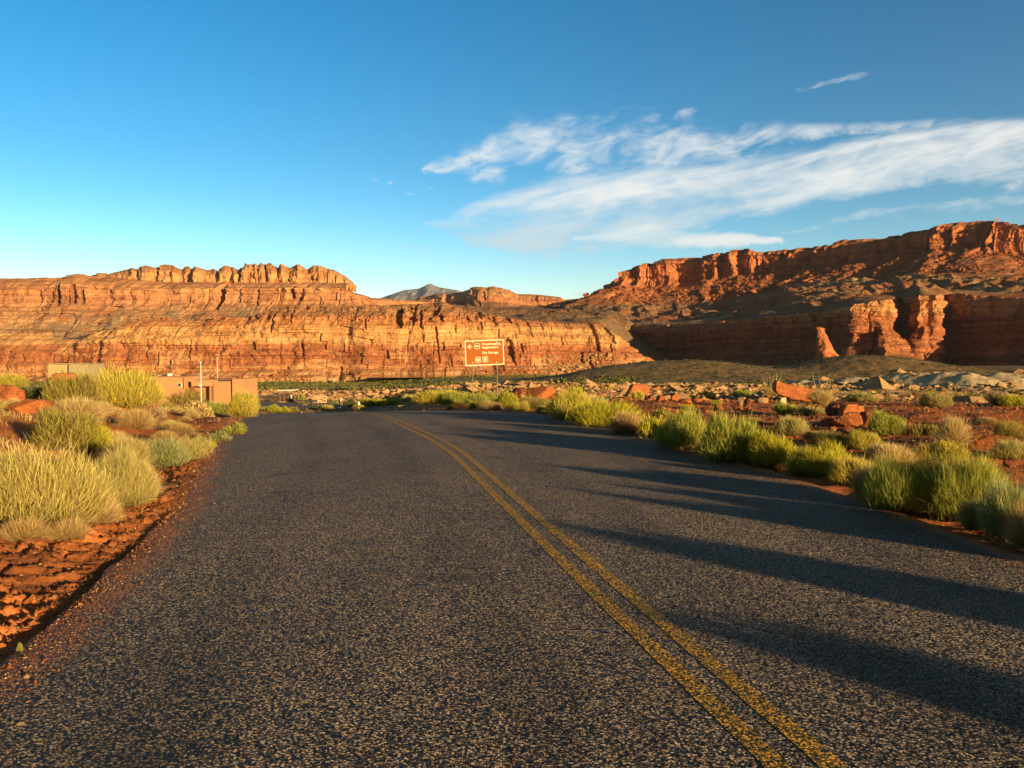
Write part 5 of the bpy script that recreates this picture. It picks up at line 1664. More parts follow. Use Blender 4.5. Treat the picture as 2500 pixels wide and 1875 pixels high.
def scatter_stones(name, n, area, size, mat, dens, cols=None):
    x, y = area(n)
    keep = dens(x, y) > RNG.uniform(0, 1, len(x))
    x, y = x[keep], y[keep]
    m = len(x)
    z = land(x, y) + bumps(x, y)
    base = np.array([(1, 0, 0), (-1, 0, 0), (0, 1, 0), (0, -1, 0), (0, 0, 1), (0, 0, -1), (0.7, 0.7, 0.5), (-0.7, 0.6, 0.6)], float)
    s = size * np.exp(RNG.normal(0, 0.5, m)) * np.clip(np.hypot(x, y) / 12, 0.6, 60) ** 0.5
    V = base[None] * (RNG.uniform(0.55, 1.2, (m, 8, 1))) * s[:, None, None] * np.array([1, 1, 0.6])
    a = RNG.uniform(0, 6.28, m)
    ca, sa = np.cos(a)[:, None], np.sin(a)[:, None]
    V = np.stack([V[..., 0] * ca - V[..., 1] * sa, V[..., 0] * sa + V[..., 1] * ca, V[..., 2]], -1) + np.stack([x, y, z], -1)[:, None]
    tri = np.array([(0, 6, 4), (6, 2, 4), (2, 7, 4), (7, 1, 4), (1, 3, 4), (3, 0, 4), (0, 2, 6), (2, 1, 7), (0, 5, 2), (2, 5, 1), (1, 5, 3), (3, 5, 0)])
    T = (np.arange(m) * 8)[:, None, None] + tri[None]
    me = mesh_np(name, V.reshape(-1, 3), None, T.reshape(-1, 3), False)
    me.materials.append(mat)
    return link(name, me, kind='stuff')


scatter_stones('gravel', 60000, area_fan(-37, 37, 3.5, 45), 0.010, M_ROCK_PALE,
               lambda x, y: sst(off_road(x, y), -0.7, 0.2) ** 1.5 * (0.15 + 0.85 * sst(off_road(x, y), 1.6, 0.5)))
scatter_stones('gravel', 14000, area_fan(4, 37, 8, 60), 0.022, M_ROCK_RED, lambda x, y: sst(off_road(x, y), 0.6, 2.0) * 0.8)
scatter_stones('gravel', 60000, area_fan(-22, 37, 45, 290), 0.12, M_ROCK_PALE, lambda x, y: 0.85 * sst(fbm(x / 9, y / 9, 4, 711), -0.15, 0.25) * np.where((x < -10) & (y < 176), 0, 1))


def stones_at(name, P, size, mat):
    m = len(P)
    base = np.array([(1, 0, 0), (-1, 0, 0), (0, 1, 0), (0, -1, 0), (0, 0, 1), (0, 0, -1), (0.7, 0.7, 0.5), (-0.7, 0.6, 0.6)], float)
    V = base[None] * RNG.uniform(0.55, 1.25, (m, 8, 1)) * size[:, None, None] * np.array([1, 1, 0.75])
    a = RNG.uniform(0, 6.28, m)
    ca, sa = np.cos(a)[:, None], np.sin(a)[:, None]
    V = np.stack([V[..., 0] * ca - V[..., 1] * sa, V[..., 0] * sa + V[..., 1] * ca, V[..., 2]], -1) + P[:, None]
    tri = np.array([(0, 6, 4), (6, 2, 4), (2, 7, 4), (7, 1, 4), (1, 3, 4), (3, 0, 4), (0, 2, 6), (2, 1, 7), (0, 5, 2), (2, 5, 1), (1, 5, 3), (3, 5, 0)])
    T = (np.arange(m) * 8)[:, None, None] + tri[None]
    me = mesh_np(name, V.reshape(-1, 3), None, T.reshape(-1, 3), False)
    me.materials.append(mat)
    return link(name, me, kind='stuff')


def wall_stones(name, w, mask, n, size, mat, sig=0.5):
    ii = np.argwhere(mask)
    ii = ii[RNG.integers(0, len(ii), n)]
    P = np.stack([w['X'][ii[:, 0], ii[:, 1]], w['Y'][ii[:, 0], ii[:, 1]], w['z'][ii[:, 0], ii[:, 1]]], -1)
    P = P + RNG.normal(0, size * 0.6, P.shape)
    stones_at(name, P, size * np.exp(RNG.normal(0, sig, n)), mat)


clump = fbm(w1['px'] / 30.0, w1['ypix'] / 14.0, 3, 741)
wall_stones('talus_rubble', w1, (w1['px'] > 1320) & (w1['px'] < 1530) & (w1['ypix'] > 866) & (clump > -0.1), 1500, 1.0, M_ROCK_PALE)
wall_stones('talus_rubble', w1, (w1['px'] > 200) & (w1['px'] < 1320) & (w1['ypix'] > 902) & (clump > 0.05), 2200, 0.8, M_ROCK_RED)
clump = fbm(w7['px'] / 26.0, w7['ypix'] / 16.0, 3, 743)
wall_stones('talus_rubble', w7, (w7['t'] < 0.46) & (w7['px'] < 2520) & (clump > -0.15), 5000, 2.0, M_ROCK_RED, 0.55)
clump = fbm(w2['px'] / 26.0, w2['ypix'] / 16.0, 3, 745)
wall_stones('talus_rubble', w2, (w2['ypix'] > 745) & (w2['px'] > 0) & (clump > 0.05), 1500, 1.8, M_ROCK_RED, 0.5)
# crumbled gravel along both edges of the asphalt
for edge_, sg, n_ in ((XL, -1, 12000), (XR, 1, 7000)):
    y_ = 2.6 + 26 * RNG.uniform(0, 1, n_) ** 1.7
    o_ = RNG.normal(0.08, 0.17, n_)
    x_ = smooth_interp(y_, *edge_) + sg * o_
    z_ = np.maximum(land(x_, y_) + bumps(x_, y_), np.where(o_ < 0.03, zroadx(x_, y_), -9)) + 0.001
    k_ = RNG.uniform(0, 1, n_) < 0.55
    sz_ = 0.0048 * np.exp(RNG.normal(0, 0.5, n_))
    P_ = np.stack([x_, y_, z_], -1)
    stones_at('edge_gravel', P_[k_], sz_[k_], M_ROCK_DARK)
    stones_at('edge_gravel', P_[~k_], sz_[~k_] * 0.85, M_ROCK_PALE)


def scatter_scrub(name, n, area, size, mat, dens):
    x, y = area(n)
    keep = dens(x, y) > RNG.uniform(0, 1, len(x))
    x, y = x[keep], y[keep]
    m = len(x)
    z = land(x, y) + bumps(x, y)
    k = 14
    s = size * np.exp(RNG.normal(0, 0.35, m))
    d = sph(m * k, 0.0)
    c = np.repeat(np.stack([x, y, z], -1), k, 0)
    ss = np.repeat(s, k)[:, None]
    E = c + d * ss * RNG.uniform(0.7, 1.2, (m * k, 1)) * np.array([1, 1, 0.9])
    S = c + d * ss * 0.15
    me = pack(name, [blades(S, (S + E) / 2, E, np.repeat(s, k) * 0.22, RNG.uniform(0, 1, m * k), 0.2, 1.0)], mat)
    return link(name, me, kind='stuff')


scatter_scrub('desert_scrub', 5200, area_fan(-14, 37, 60, 300), 0.26, LEAF['olive'], lambda x, y: 0.8 * sst(fbm(x / 12, y / 12, 4, 721), -0.15, 0.3))
scatter_scrub('desert_scrub', 9000, area_fan(4, 37, 300, 760), 0.62, LEAF['dark'], lambda x, y: 0.9 * np.ones_like(x))
scatter_scrub('riverside_scrub', 9000, area_fan(-37, 8, 380, 860), 1.1, LEAF['reed'], lambda x, y: sst(fbm(x / 160, y / 45, 3, 731), 0.0, 0.2))
scatter_scrub('riverside_scrub', 2500, area_fan(-37, 10, 850, 900), 1.9, LEAF['reed'], lambda x, y: 0.7 + 0 * x)

# ================================================================== built things
M_BROWN, _, _ = principled('brown_sign_face', (0.30, 0.080, 0.003), 0.45, 0.3)
M_CREAM, _, _ = principled('cream_reflective_lettering', (0.70, 0.60, 0.38), 0.5, 0.3)
M_POST, _, _ = principled('weathered_steel_post', (0.20, 0.14, 0.09), 0.7, 0.3)
M_BOLT, _, _ = principled('bolt_head', (0.72, 0.66, 0.5), 0.35, 0.4)


def noisy(name, c0, c1, scale, rough=0.85):
    m, t, b = principled(name, None, rough, 0.2)
    p = t.new('ShaderNodeTexCoord').outputs['Object']
    t.l.new(t.mix(t.smooth(t.noise(p, scale, 5, 0.6), 0.3, 0.7), c0, c1), b.inputs['Base Color'])
    bump(t, b, t.noise(p, scale * 8, 4), 0.3, 0.01)
    return m


M_ADOBE = noisy('adobe_stucco', (0.40, 0.20, 0.085), (0.45, 0.225, 0.095), 0.6)
M_CONT = noisy('pale_yellow_metal', (0.34, 0.27, 0.10), (0.42, 0.33, 0.135), 0.8, 0.45)
M_CONT2 = noisy('dull_grey_metal', (0.29, 0.235, 0.115), (0.34, 0.275, 0.14), 0.8, 0.45)
M_DARKM, _, _ = principled('dark_steel', (0.05, 0.04, 0.035), 0.6, 0.3)
M_WHITE = noisy('white_paint', (0.70, 0.66, 0.58), (0.80, 0.76, 0.68), 2.0)
M_GLASS, _, _ = principled('window_glass', (0.02, 0.025, 0.03), 0.08, 0.5)
M_WOOD = noisy('brown_timber', (0.16, 0.07, 0.03), (0.24, 0.11, 0.05), 3.0)
M_CONC = noisy('red_concrete', (0.42, 0.22, 0.13), (0.50, 0.27, 0.16), 1.0)
M_TIN = noisy('sheet_roof', (0.60, 0.50, 0.34), (0.70, 0.60, 0.42), 1.5, 0.5)


def text_mesh(txt, size, bold, parent, loc, name='lettering', mat=None):
    cu = bpy.data.curves.new(name, 'FONT')
    cu.body = txt
    cu.size = size
    cu.offset = bold
    cu.extrude = 0.0012
    cu.resolution_u = 3
    o = bpy.data.objects.new(name, cu)
    COL.objects.link(o)
    dg = bpy.context.evaluated_depsgraph_get()
    dg.update()
    me = bpy.data.meshes.new_from_object(o.evaluated_get(dg))
    bpy.data.objects.remove(o)
    me.materials.clear()
    me.materials.append(mat or M_CREAM)
    q = bpy.data.objects.new(name, me)
    COL.objects.link(q)
    q.parent = parent
    q.rotation_euler = (math.pi / 2, 0, 0)
    q.location = loc
    return q


def rrect(mb, cx, cz, w, h, r, th, y, n=5):
    """rounded rectangular ring in the XZ plane"""
    def loop(w, h, r):
        out = []
        for sx, sz, a0 in ((1, 1, 0), (-1, 1, 90), (-1, -1, 180), (1, -1, 270)):
            for k in range(n + 1):
                a = R(a0 + 90 * k / n)
                out.append((cx + sx * (w / 2 - r) + r * math.cos(a), cz + sz * (h / 2 - r) + r * math.sin(a)))
        return out
    o, i = loop(w, h, r), loop(w - 2 * th, h - 2 * th, max(r - th, 0.002))
    vo = [mb.bm.verts.new((p[0], y, p[1])) for p in o]
    vi = [mb.bm.verts.new((p[0], y, p[1])) for p in i]
    m = len(o)
    for k in range(m):
        mb.bm.faces.new((vo[k], vo[(k + 1) % m], vi[(k + 1) % m], vi[k]))


def flat(mb, pts, y):
    mb.bm.faces.new([mb.bm.verts.new((p[0], y, p[1])) for p in pts])


def disc(mb, cx, cz, r, y, n=12):
    flat(mb, [(cx + r * math.cos(2 * math.pi * k / n), cz + r * math.sin(2 * math.pi * k / n)) for k in range(n)], y)


def big_sign():
    Y = 40.0
    cx, _, cz = at(1183, 861, Y)
    zg = float(land(cx, Y)) - 0.3
    W_, H_ = 1.83, 1.19
    s = thing('road_sign', 'brown park road sign on two thin posts, pointing left to housekeeping registration and dry storage', 'sign', (cx, Y, zg), R(4))
    zc = cz - zg
    rot = Matrix.Rotation(R(-2.4), 3, 'Y')
    pan = MB().box((0, 0, zc), (W_, 0.012, H_), 0.004).build('panel', M_BROWN, s)
    pan.location = (0, 0, 0)
    for px_ in (-0.57, 0.57):
        MB().tube([(px_ + 0.04, 0.035, 0), (px_, 0.035, zc + H_ * 0.42)], 0.024, 6).build('post', M_POST, s)
    b = MB()
    rrect(b, 0, zc, W_ - 0.004, H_ - 0.004, 0.03, 0.045, -0.0085)
    b.build('border', M_CREAM, pan)
    for x_, z_ in ((-0.56, 0.50), (0.56, 0.50), (-0.56, -0.46), (0.56, -0.44)):
        MB().tube([(x_, -0.0065, zc + z_), (x_, -0.018, zc + z_)], 0.026, 10).build('bolt', M_BOLT, s)
    U = 1.83 / 1120.0      # sign picture: 1120 units wide, centre (745, 485)

    def q(x, y):
        return (x - 745) * U, zc + (485 - y) * U * 0.985
    a = MB()
    ax, az = q(270, 300)
    for (p0, p1) in (((270, 300), (395, 296)), ((270, 300), (345, 226)), ((270, 300), (348, 370))):
        x0, z0 = q(*p0)
        x1, z1 = q(*p1)
        dx, dz = x1 - x0, z1 - z0
        L = math.hypot(dx, dz)
        nx_, nz_ = -dz / L * 0.019, dx / L * 0.019
        flat(a, [(x0 + nx_, z0 + nz_), (x1 + nx_, z1 + nz_), (x1 - nx_, z1 - nz_), (x0 - nx_, z0 - nz_)], -0.0085 - 0.0008 * len(a.bm.faces))
    a.build('arrow', M_CREAM, pan)

    def icon(name, cxp, cyp, draw):
        m = MB()
        x_, z_ = q(cxp, cyp)
        rrect(m, x_, z_, 0.255, 0.265, 0.045, 0.022, -0.0085)
        draw(m, x_, z_)
        m.build(name, M_CREAM, pan)

    def bed(m, x, z):
        flat(m, [(x - 0.085, z - 0.055), (x - 0.085, z + 0.045), (x - 0.06, z + 0.045), (x - 0.06, z + 0.012), (x + 0.085, z + 0.012), (x + 0.085, z - 0.055), (x + 0.065, z - 0.055), (x + 0.065, z - 0.028), (x - 0.065, z - 0.028), (x - 0.065, z - 0.055)], -0.0085)
        disc(m, x - 0.035, z + 0.035, 0.017, -0.0085)
        flat(m, [(x - 0.01, z + 0.02), (x - 0.01, z + 0.04), (x + 0.08, z + 0.03), (x + 0.08, z + 0.02)], -0.0085)

    def people(m, x, z):
        for sx, skirt in ((-0.045, 0.012), (0.045, 0.03)):
            disc(m, x + sx, z + 0.07, 0.019, -0.0085)
            flat(m, [(x + sx - 0.026, z + 0.045), (x + sx - 0.026 - skirt * 0.3, z - 0.03), (x + sx - 0.018, z - 0.035), (x + sx - 0.018, z - 0.09), (x + sx + 0.018, z - 0.09), (x + sx + 0.018, z - 0.035), (x + sx + 0.026 + skirt * 0.3, z - 0.03), (x + sx + 0.026, z + 0.045)], -0.0085)
        flat(m, [(x - 0.003, z - 0.09), (x - 0.003, z + 0.085), (x + 0.003, z + 0.085), (x + 0.003, z - 0.09)], -0.0085)

    def pump(m, x, z):
        flat(m, [(x - 0.06, z - 0.09), (x - 0.05, z + 0.085), (x + 0.03, z + 0.085), (x + 0.04, z - 0.09)], -0.0085)
        flat(m, [(x + 0.045, z - 0.05), (x + 0.075, z - 0.05), (x + 0.07, z + 0.06), (x + 0.055, z + 0.06), (x + 0.06, z - 0.035), (x + 0.045, z - 0.035)], -0.0085)
    icon('bed_symbol', 540, 286, bed)
    icon('restroom_symbol', 548, 684, people)
    icon('fuel_symbol', 760, 677, pump)
    for txt, x_, y_ in (('Housekeeping', 675, 262), ('Registration', 678, 362), ('Dry Storage', 678, 518)):
        lx, lz = q(x_, y_)
        t_ = text_mesh(txt, 0.150, 0.0042, pan, (lx, -0.0085, lz))
        wanted = {'Housekeeping': 535, 'Registration': 465, 'Dry Storage': 455}[txt] * U
        k = wanted / t_.dimensions.x if t_.dimensions.x else 1
        t_.scale = (k, 1, 1)
    # the sign leans a little out of level
    pan.rotation_euler = (0, R(-2.2), 0)
    off = Matrix.Rotation(R(-2.2), 3, 'Y') @ Vector((0, 0, zc))
    pan.location = (-off.x, 0, zc - off.z)


big_sign()


def small_sign():
    Y = 108.0
    x0, _, zc = at(786.5, 975, Y)
    zg = float(land(x0, Y))
    s = thing('road_sign', 'small brown two panel arrow sign by the lower road', 'sign', (x0, Y, zg))
    zc -= zg
    W_, H_ = 1.16, 0.78
    pan = MB().box((0, 0, zc), (W_, 0.015, H_), 0.004).build('panel', M_BROWN, s)
    b = MB()
    rrect(b, 0, zc, W_, H_, 0.03, 0.055, -0.012)
    flat(b, [(0.12, zc - H_ / 2 + 0.06), (0.15, zc - H_ / 2 + 0.06), (0.15, zc + H_ / 2 - 0.06), (0.12, zc + H_ / 2 - 0.06)], -0.012)
    b.build('border', M_CREAM, pan)
    for nm, cx, sg in (('arrow', 0.34, 1), ('arrow', -0.02, -1)):
        a = MB()
        z = zc + (0.0 if sg > 0 else 0.16)
        k = 0.16 if sg > 0 else 0.12
        flat(a, [(cx - k * 0.9, z - k * .28), (cx, z - k * .28), (cx, z - k * .8), (cx + k, z), (cx, z + k * .8), (cx, z + k * .28), (cx - k * 0.9, z + k * .28)], -0.012)
        a.build(nm, M_CREAM, pan)
    m = MB()
    for i, x_ in enumerate((-0.42, -0.25)):
        flat(m, [(x_ - .06, zc + .05), (x_ + .06, zc + .05), (x_ + .06, zc + .22), (x_ - .06, zc + .22)], -0.012)
    for i, x_ in enumerate((-0.44, -0.28, -0.12)):
        flat(m, [(x_ - .06, zc - .25), (x_ + .06, zc - .25), (x_ + .06, zc - .09), (x_ - .06, zc - .09)], -0.012)
    m.build('symbols', M_CREAM, pan)
    for x_ in (-0.45, 0.47):
        MB().tube([(x_, 0.03, -0.3), (x_, 0.03, zc + 0.2)], 0.035, 6).build('post', M_POST, s)


small_sign()


def shelter():
    Y = 180.0
    x0, _, zb = at(700, 983.5, Y)
    zg = float(land(x0, Y))
    s = thing('picnic_shelter', 'open timber shelter with a pale flat roof on a red slab beside the lower road', 'shelter', (x0, Y, zg))
    f = Y / FOC
    MB().box((0, 1.2, 0.12), (46 * f, 4.2, 0.35), 0.02).build('slab', M_CONC, s)
    rz_ = 28.0 * f
    rot = Matrix.Rotation(R(-1.6), 3, 'Y')
    MB().box((0.05, 0.9, rz_ + 0.25), (39 * f, 4.6, 0.22), 0.02, rot).build('roof', M_TIN, s)
    for xp, yo in ((-14, -0.6), (-3.5, -0.6), (9.5, -0.6), (16, -0.6), (-12.5, 2.6), (13, 2.6)):
        MB().box((xp * f, yo, rz_ * 0.5 + 0.2), (0.16, 0.16, rz_ - 0.05), 0.01).build('post', M_WOOD, s)
    k = thing('notice_board', 'dark notice board with a white poster under the open shelter', 'notice board', (x0 + 8 * f, Y + 0.7, zg + 0.29))
    MB().box((0, 0, 0.85), (9 * f, 0.12, 1.7), 0.01).build('board', M_DARKM, k)
    MB().box((0.18, -0.075, 1.0), (0.36, 0.02, 0.75), 0.004).build('poster', M_WHITE, k)
    t = thing('bench', 'dark low bench standing in the shade of the open shelter', 'bench', (x0 + 9 * f, Y + 0.1, zg + 0.29))
    MB().box((0, 0, 0.42), (1.5, 0.4, 0.07), 0.01).build('seat', M_WOOD, t)
    for x_ in (-0.6, 0.6):
        MB().box((x_, 0, 0.19), (0.1, 0.36, 0.38), 0.01).build('leg', M_DARKM, t)


shelter()


def rail():
    Y = 168.0
    xa, xb = at(726, 984, Y)[0], at(826, 984, Y)[0]
    zg = float(land((xa + xb) / 2, Y))
    s = thing('guard_rail', 'low dark guard rail along the far side of the lower road', 'guard rail', ((xa + xb) / 2, Y, zg))
    L = xb - xa
    MB().box((0, 0, 0.62), (L, 0.08, 0.26), 0.02).build('rail_beam', M_DARKM, s)
    n = 6
    for i in range(n):
        MB().box((-L / 2 + L * (i + 0.5) / n, 0.12, 0.3), (0.14, 0.14, 0.75), 0.01).build('post', M_WOOD, s)


rail()


def adobe():
    Y = 120.0
    f = Y / FOC
    xm, _, zt = at(394, 921.5, Y)
    zg = -6.2
    s = thing('adobe_building', 'flat roofed orange adobe building with a lower wing, half hidden by the left shrubs', 'building', (xm, Y, zg))
    H = zt - zg

    def X(px):
        return (px - 394) * f

    def Z(py):
        return CAMZ + (880 - py) * f - zg
    # main block
    MB().box((X(390), 5, H / 2), ((450 - 332) * f, 10, H), 0.03).build('main_block', M_ADOBE, s)
    MB().box((X(391), 4.95, H + 0.06), ((451 - 331) * f, 10.2, 0.12), 0.02).build('parapet_cap', M_ADOBE, s)
    MB().box((X(320), 6.5, Z(927) / 2), ((334 - 300) * f, 7, Z(927)), 0.03).build('side_block', M_ADOBE, s)
    win = MB()
    win.box((X(439), -0.02, Z(940)), (0.46, 0.08, 0.62), 0.01)
    w = win.build('window', M_WHITE, s)
    MB().box((X(439), -0.075, Z(940)), (0.34, 0.04, 0.50), 0.003).build('pane', M_GLASS, w)
    MB().tube([(X(449), -0.08, Z(950)), (X(449), -0.08, Z(922))], 0.05, 6).build('drain_pipe', M_WOOD, s)
    # roof plant
    for i, (px, w_, h_, mm) in enumerate(((358, 9, 5, M_DARKM), (364, 7, 4, M_CONT2), (379, 6, 4.5, M_DARKM), (386, 7, 7, M_WHITE), (401, 12, 5, M_ADOBE), (348, 14, 2, M_WHITE))):
        MB().box((X(px), 3.0 + 0.4 * i, H + h_ * f / 2 + 0.1), (w_ * f, 1.0, h_ * f), 0.06).build('rooftop_unit', mm, s)
    # low wing to the right
    MB().box((X(509), 6.2, Z(927.5) / 2), ((582 - 450) * f, 7.5, Z(927.5)), 0.03).build('low_wing', M_ADOBE, s)
    MB().box((X(568), 5.6, Z(926) / 2 + 0.03), ((582 - 555) * f, 7.0, Z(926)), 0.03).build('end_block', M_ADOBE, s)
    MB().box((X(487), 1.6, Z(937)), ((512 - 462) * f, 1.8, 0.75), 0.02).build('porch_beam', M_ADOBE, s)
    for px in (463, 511):
        MB().box((X(px), 1.2, Z(937) / 2), (0.3, 0.3, Z(937)), 0.02).build('porch_post', M_WOOD, s)
    MB().box((X(537), 2.35, Z(930)), ((545 - 512) * f, 0.25, 0.2), 0.02).build('roof_edge_trim', M_DARKM, s)


adobe()


def container():
    Y = 58.0
    f = Y / FOC
    x0, _, zt = at(164, 890, Y)
    zg = float(land(x0, Y)) - 0.3
    s = thing('storage_container', 'pale yellow metal container standing above the shrubs at the far left', 'container', (x0, Y, zg))
    H = zt - zg
    w = 97 * f
    xs = (166 - 164) * f
    MB().box(((117 + 166) / 2 * f - 164 * f, 1.2, H / 2), (49 * f, 2.4, H), 0.02).build('door_half', M_CONT, s)
    MB().box(((166.8 + 213) / 2 * f - 164 * f, 1.23, H / 2 + 0.01), (46 * f, 2.4, H), 0.02).build('plain_half', M_CONT2, s)
    MB().box((xs + 0.02, -0.02, H / 2), (0.05, 0.06, H), 0.004).build('door_edge', M_DARKM, s)
    MB().tube([((152 - 164) * f, -0.03, H - 0.40), ((158 - 164) * f, -0.03, H - 0.75)], 0.025, 6).build('lock_bar', M_DARKM, s)
    MB().box((0.02, 1.2, H + 0.05), (w + 0.05, 2.5, 0.06), 0.01).build('roof_edge', M_CONT2, s)
    flat_ = MB()
    flat(flat_, [((139 - 164) * f, H - 1.0), ((147 - 164) * f, H - 1.0), ((145 - 164) * f, H - 0.52), ((142 - 164) * f, H - 0.45)], -0.006)
    flat_.build('pale_patch', M_WHITE, s)


container()


def pole(px, ytop, Y, r, label, box=None):
    x0, _, zt = at(px, ytop, Y)
    zg = float(land(x0, Y)) - 0.2
    s = thing('lamp_pole', label, 'pole', (x0, Y, zg))
    MB().tube([(0.04, 0, 0), (0, 0, zt - zg)], r, 8, r * 0.6).build('shaft', M_WHITE, s)
    if box:
        zb = CAMZ + (880 - box) * Y / FOC - zg
        MB().box((0, -0.06, zb), (0.2, 0.14, 0.24), 0.01).build('meter_box', M_WHITE, s)
    MB().tube([(0, 0, zt - zg - 0.02), (0, 0, zt - zg + 0.12)], r * 1.5, 8).build('cap', M_WHITE, s)


pole(490, 886, 84, 0.05, 'tall thin white pole with a small box, in front of the adobe building', 941)
pole(530, 874, 150, 0.055, 'distant thin white pole rising behind the adobe building')

# white round topped marker at the crest
xm_, _, zm_ = at(876, 981, 62)
zg_ = float(land(xm_, 62))
mk = thing('road_marker', 'small white round topped marker among the shrubs at the crest', 'marker', (xm_, 62, zg_))
MB().tube([(0, 0, zm_ - zg_ - 0.22), (0, -0.02, zm_ - zg_ - 0.05), (0, 0, zm_ - zg_)], 0.10, 10, 0.05).build('head', M_WHITE, mk, True)
MB().tube([(0, 0, -0.2), (0, 0, zm_ - zg_ - 0.2)], 0.035, 8).build('post', M_POST, mk)


# ------------------------------------------------------------------ rider on a bicycle
M_SKIN, _, _ = principled('skin', (0.42, 0.22, 0.14), 0.6)
M_SHIRT, _, _ = principled('pale_shirt', (0.66, 0.56, 0.42), 0.9)
M_SHORTS, _, _ = principled('dark_shorts', (0.03, 0.028, 0.03), 0.9)
M_HELM, _, _ = principled('dark_helmet', (0.05, 0.03, 0.03), 0.4)
M_TYRE, _, _ = principled('tyre_rubber', (0.03, 0.03, 0.03), 0.8)
M_FRAME, _, _ = principled('bicycle_paint', (0.55, 0.40, 0.25), 0.4, 0.4)


def skin_mesh(name, verts, edges, radii, root, mat, parent, levels=1):
    me = bpy.data.meshes.new(name)
    me.from_pydata(verts, edges, [])
    o = bpy.data.objects.new(name, me)
    COL.objects.link(o)
    md = o.modifiers.new('skin', 'SKIN')
    md.use_smooth_shade = True
    for v, r in zip(me.skin_vertices[0].data, radii):
        v.radius = (r, r)
        v.use_root = False
    me.skin_vertices[0].data[root].use_root = True
    sb = o.modifiers.new('sub', 'SUBSURF')
    sb.levels = levels
    sb.render_levels = levels
    dg = bpy.context.evaluated_depsgraph_get()
    dg.update()
    m2 = bpy.data.meshes.new_from_object(o.evaluated_get(dg))
    bpy.data.objects.remove(o)
    m2.materials.clear()
    m2.materials.append(mat)
    q = bpy.data.objects.new(name, m2)
    COL.objects.link(q)
    q.parent = parent
    return q


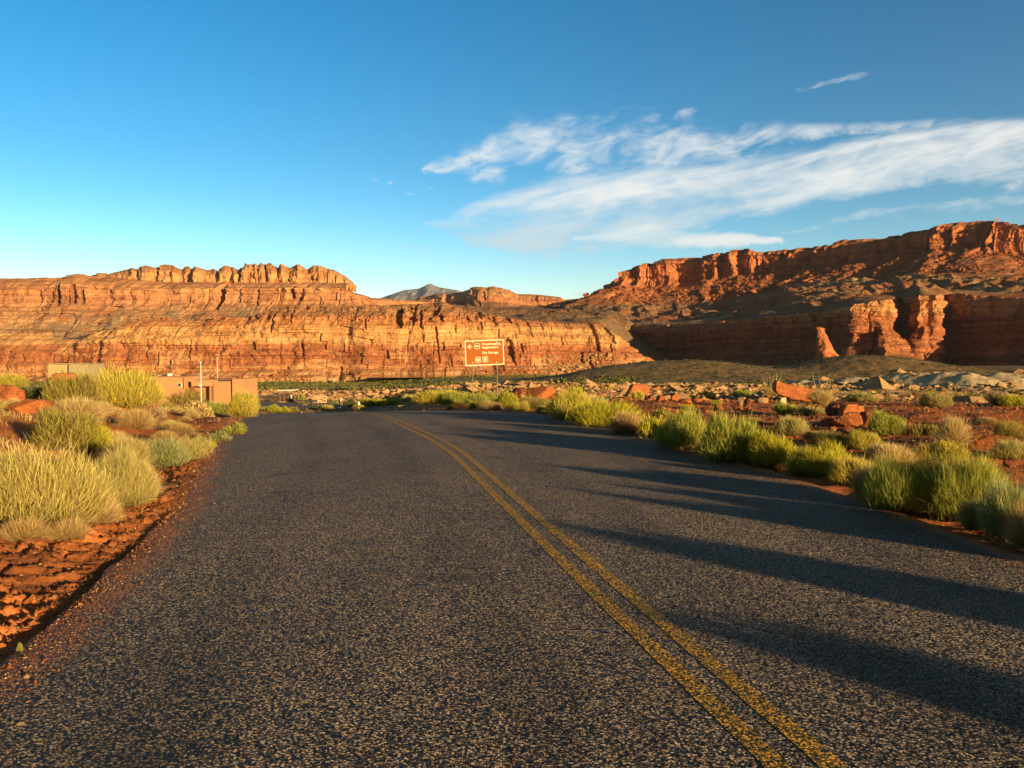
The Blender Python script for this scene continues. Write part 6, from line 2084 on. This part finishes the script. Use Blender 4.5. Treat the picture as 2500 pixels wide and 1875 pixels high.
def rider():
    Y = 128.0
    x0, _, zb = at(833, 993, Y)
    zg = max(float(land(x0, Y)), zb - 0.4)
    rz = R(-152)
    b = thing('bicycle', 'bicycle ridden up the road at the crest', 'bicycle', (x0, Y, zg), rz)
    for yw, nm in ((0.52, 'front'), (-0.52, 'rear')):
        w = thing('x', 'x', 'x')
        bpy.data.objects.remove(w)
        ring = [(0, yw + 0.34 * math.cos(a), 0.34 + 0.34 * math.sin(a)) for a in [2 * math.pi * k / 24 for k in range(25)]]
        wh = MB().tube(ring, 0.022, 6, cap=False).build('wheel', M_TYRE, b, True)
        sp = MB()
        for k in range(6):
            a = math.pi * k / 6
            sp.tube([(0, yw + 0.33 * math.cos(a), 0.34 + 0.33 * math.sin(a)), (0, yw - 0.33 * math.cos(a), 0.34 - 0.33 * math.sin(a))], 0.004, 4)
        sp.build('spokes', M_BOLT, wh)
    fr = MB()
    for p, q in (((0, -0.52, 0.34), (0, -0.08, 0.30)), ((0, -0.08, 0.30), (0, -0.2, 0.85)), ((0, -0.52, 0.34), (0, -0.18, 0.76)), ((0, -0.08, 0.30), (0, 0.38, 0.78)), ((0, -0.18, 0.76), (0, 0.38, 0.84)), ((0, 0.36, 0.92), (0, 0.52, 0.34))):
        fr.tube([p, q], 0.02, 6)
    fr.build('frame', M_FRAME, b)
    MB().tube([(-0.26, 0.36, 1.0), (-0.1, 0.42, 0.99), (0, 0.36, 0.95), (0.1, 0.42, 0.99), (0.26, 0.36, 1.0)], 0.016, 6).build('handlebar', M_DARKM, b)
    MB().box((0, -0.22, 0.88), (0.14, 0.26, 0.05), 0.02).build('saddle', M_DARKM, b)
    MB().tube([(-0.16, -0.02, 0.20), (-0.08, -0.02, 0.20), (-0.05, -0.08, 0.30), (0.05, -0.08, 0.30), (0.08, -0.14, 0.42), (0.16, -0.14, 0.42)], 0.014, 6).build('crank', M_DARKM, b)
    p = thing('person', 'cyclist in a pale shirt, dark shorts and a helmet, riding at the crest', 'person', (x0, Y, zg), rz)
    V = [(0, -0.20, 0.95), (0, -0.14, 1.10), (0, -0.02, 1.28), (0, 0.06, 1.42), (0, 0.09, 1.50), (0, 0.12, 1.62), (0, 0.13, 1.70),
         (-0.18, 0.06, 1.38), (-0.24, 0.18, 1.17), (-0.24, 0.34, 1.02), (0.18, 0.06, 1.38), (0.24, 0.18, 1.17), (0.24, 0.34, 1.02),
         (-0.09, -0.16, 0.90), (-0.12, 0.17, 0.66), (-0.12, 0.00, 0.28), (-0.12, 0.10, 0.22), (0.09, -0.16, 0.90), (0.12, 0.22, 0.84), (0.12, -0.02, 0.50), (0.12, 0.08, 0.44)]
    E = [(0, 1), (1, 2), (2, 3), (3, 4), (4, 5), (5, 6), (3, 7), (7, 8), (8, 9), (3, 10), (10, 11), (11, 12), (0, 13), (13, 14), (14, 15), (15, 16), (0, 17), (17, 18), (18, 19), (19, 20)]
    rad = [0.13, 0.13, 0.15, 0.12, 0.055, 0.09, 0.075, 0.062, 0.045, 0.032, 0.062, 0.045, 0.032, 0.095, 0.06, 0.04, 0.035, 0.095, 0.06, 0.04, 0.035]
    skin_mesh('body', V, E, rad, 0, M_SKIN, p, 2)
    skin_mesh('shirt', [(0, -0.19, 0.98), (0, -0.14, 1.10), (0, -0.02, 1.28), (0, 0.06, 1.42), (-0.17, 0.06, 1.39), (-0.215, 0.13, 1.26), (0.17, 0.06, 1.39), (0.215, 0.13, 1.26)],
              [(0, 1), (1, 2), (2, 3), (3, 4), (4, 5), (3, 6), (6, 7)], [0.15, 0.15, 0.172, 0.14, 0.085, 0.065, 0.085, 0.065], 0, M_SHIRT, p, 2)
    skin_mesh('shorts', [(0, -0.20, 0.96), (-0.09, -0.15, 0.90), (-0.115, 0.04, 0.755), (0.09, -0.15, 0.90), (0.115, 0.08, 0.865)], [(0, 1), (1, 2), (0, 3), (3, 4)], [0.155, 0.118, 0.088, 0.118, 0.088], 0, M_SHORTS, p, 2)
    skin_mesh('helmet', [(0, 0.10, 1.69), (0, 0.13, 1.73)], [(0, 1)], [0.115, 0.10], 0, M_HELM, p, 2)


rider()

# ------------------------------------------------------------------ evening air
hz = bpy.data.materials.new('haze')
hz.use_nodes = True
HT = NT(hz.node_tree)
HT.n.clear()
pv = HT.new('ShaderNodeVolumePrincipled')
pv.inputs['Color'].default_value = (0.86, 0.90, 0.95, 1)
pv.inputs['Density'].default_value = 0.26 / 15000
pv.inputs['Anisotropy'].default_value = 0.3
ho = HT.new('ShaderNodeOutputMaterial')
HT.l.new(pv.outputs[0], ho.inputs['Volume'])
MB().box((0, 9000, 900), (44000, 22000, 1900), 0).build('haze', hz, None, kind='stuff')
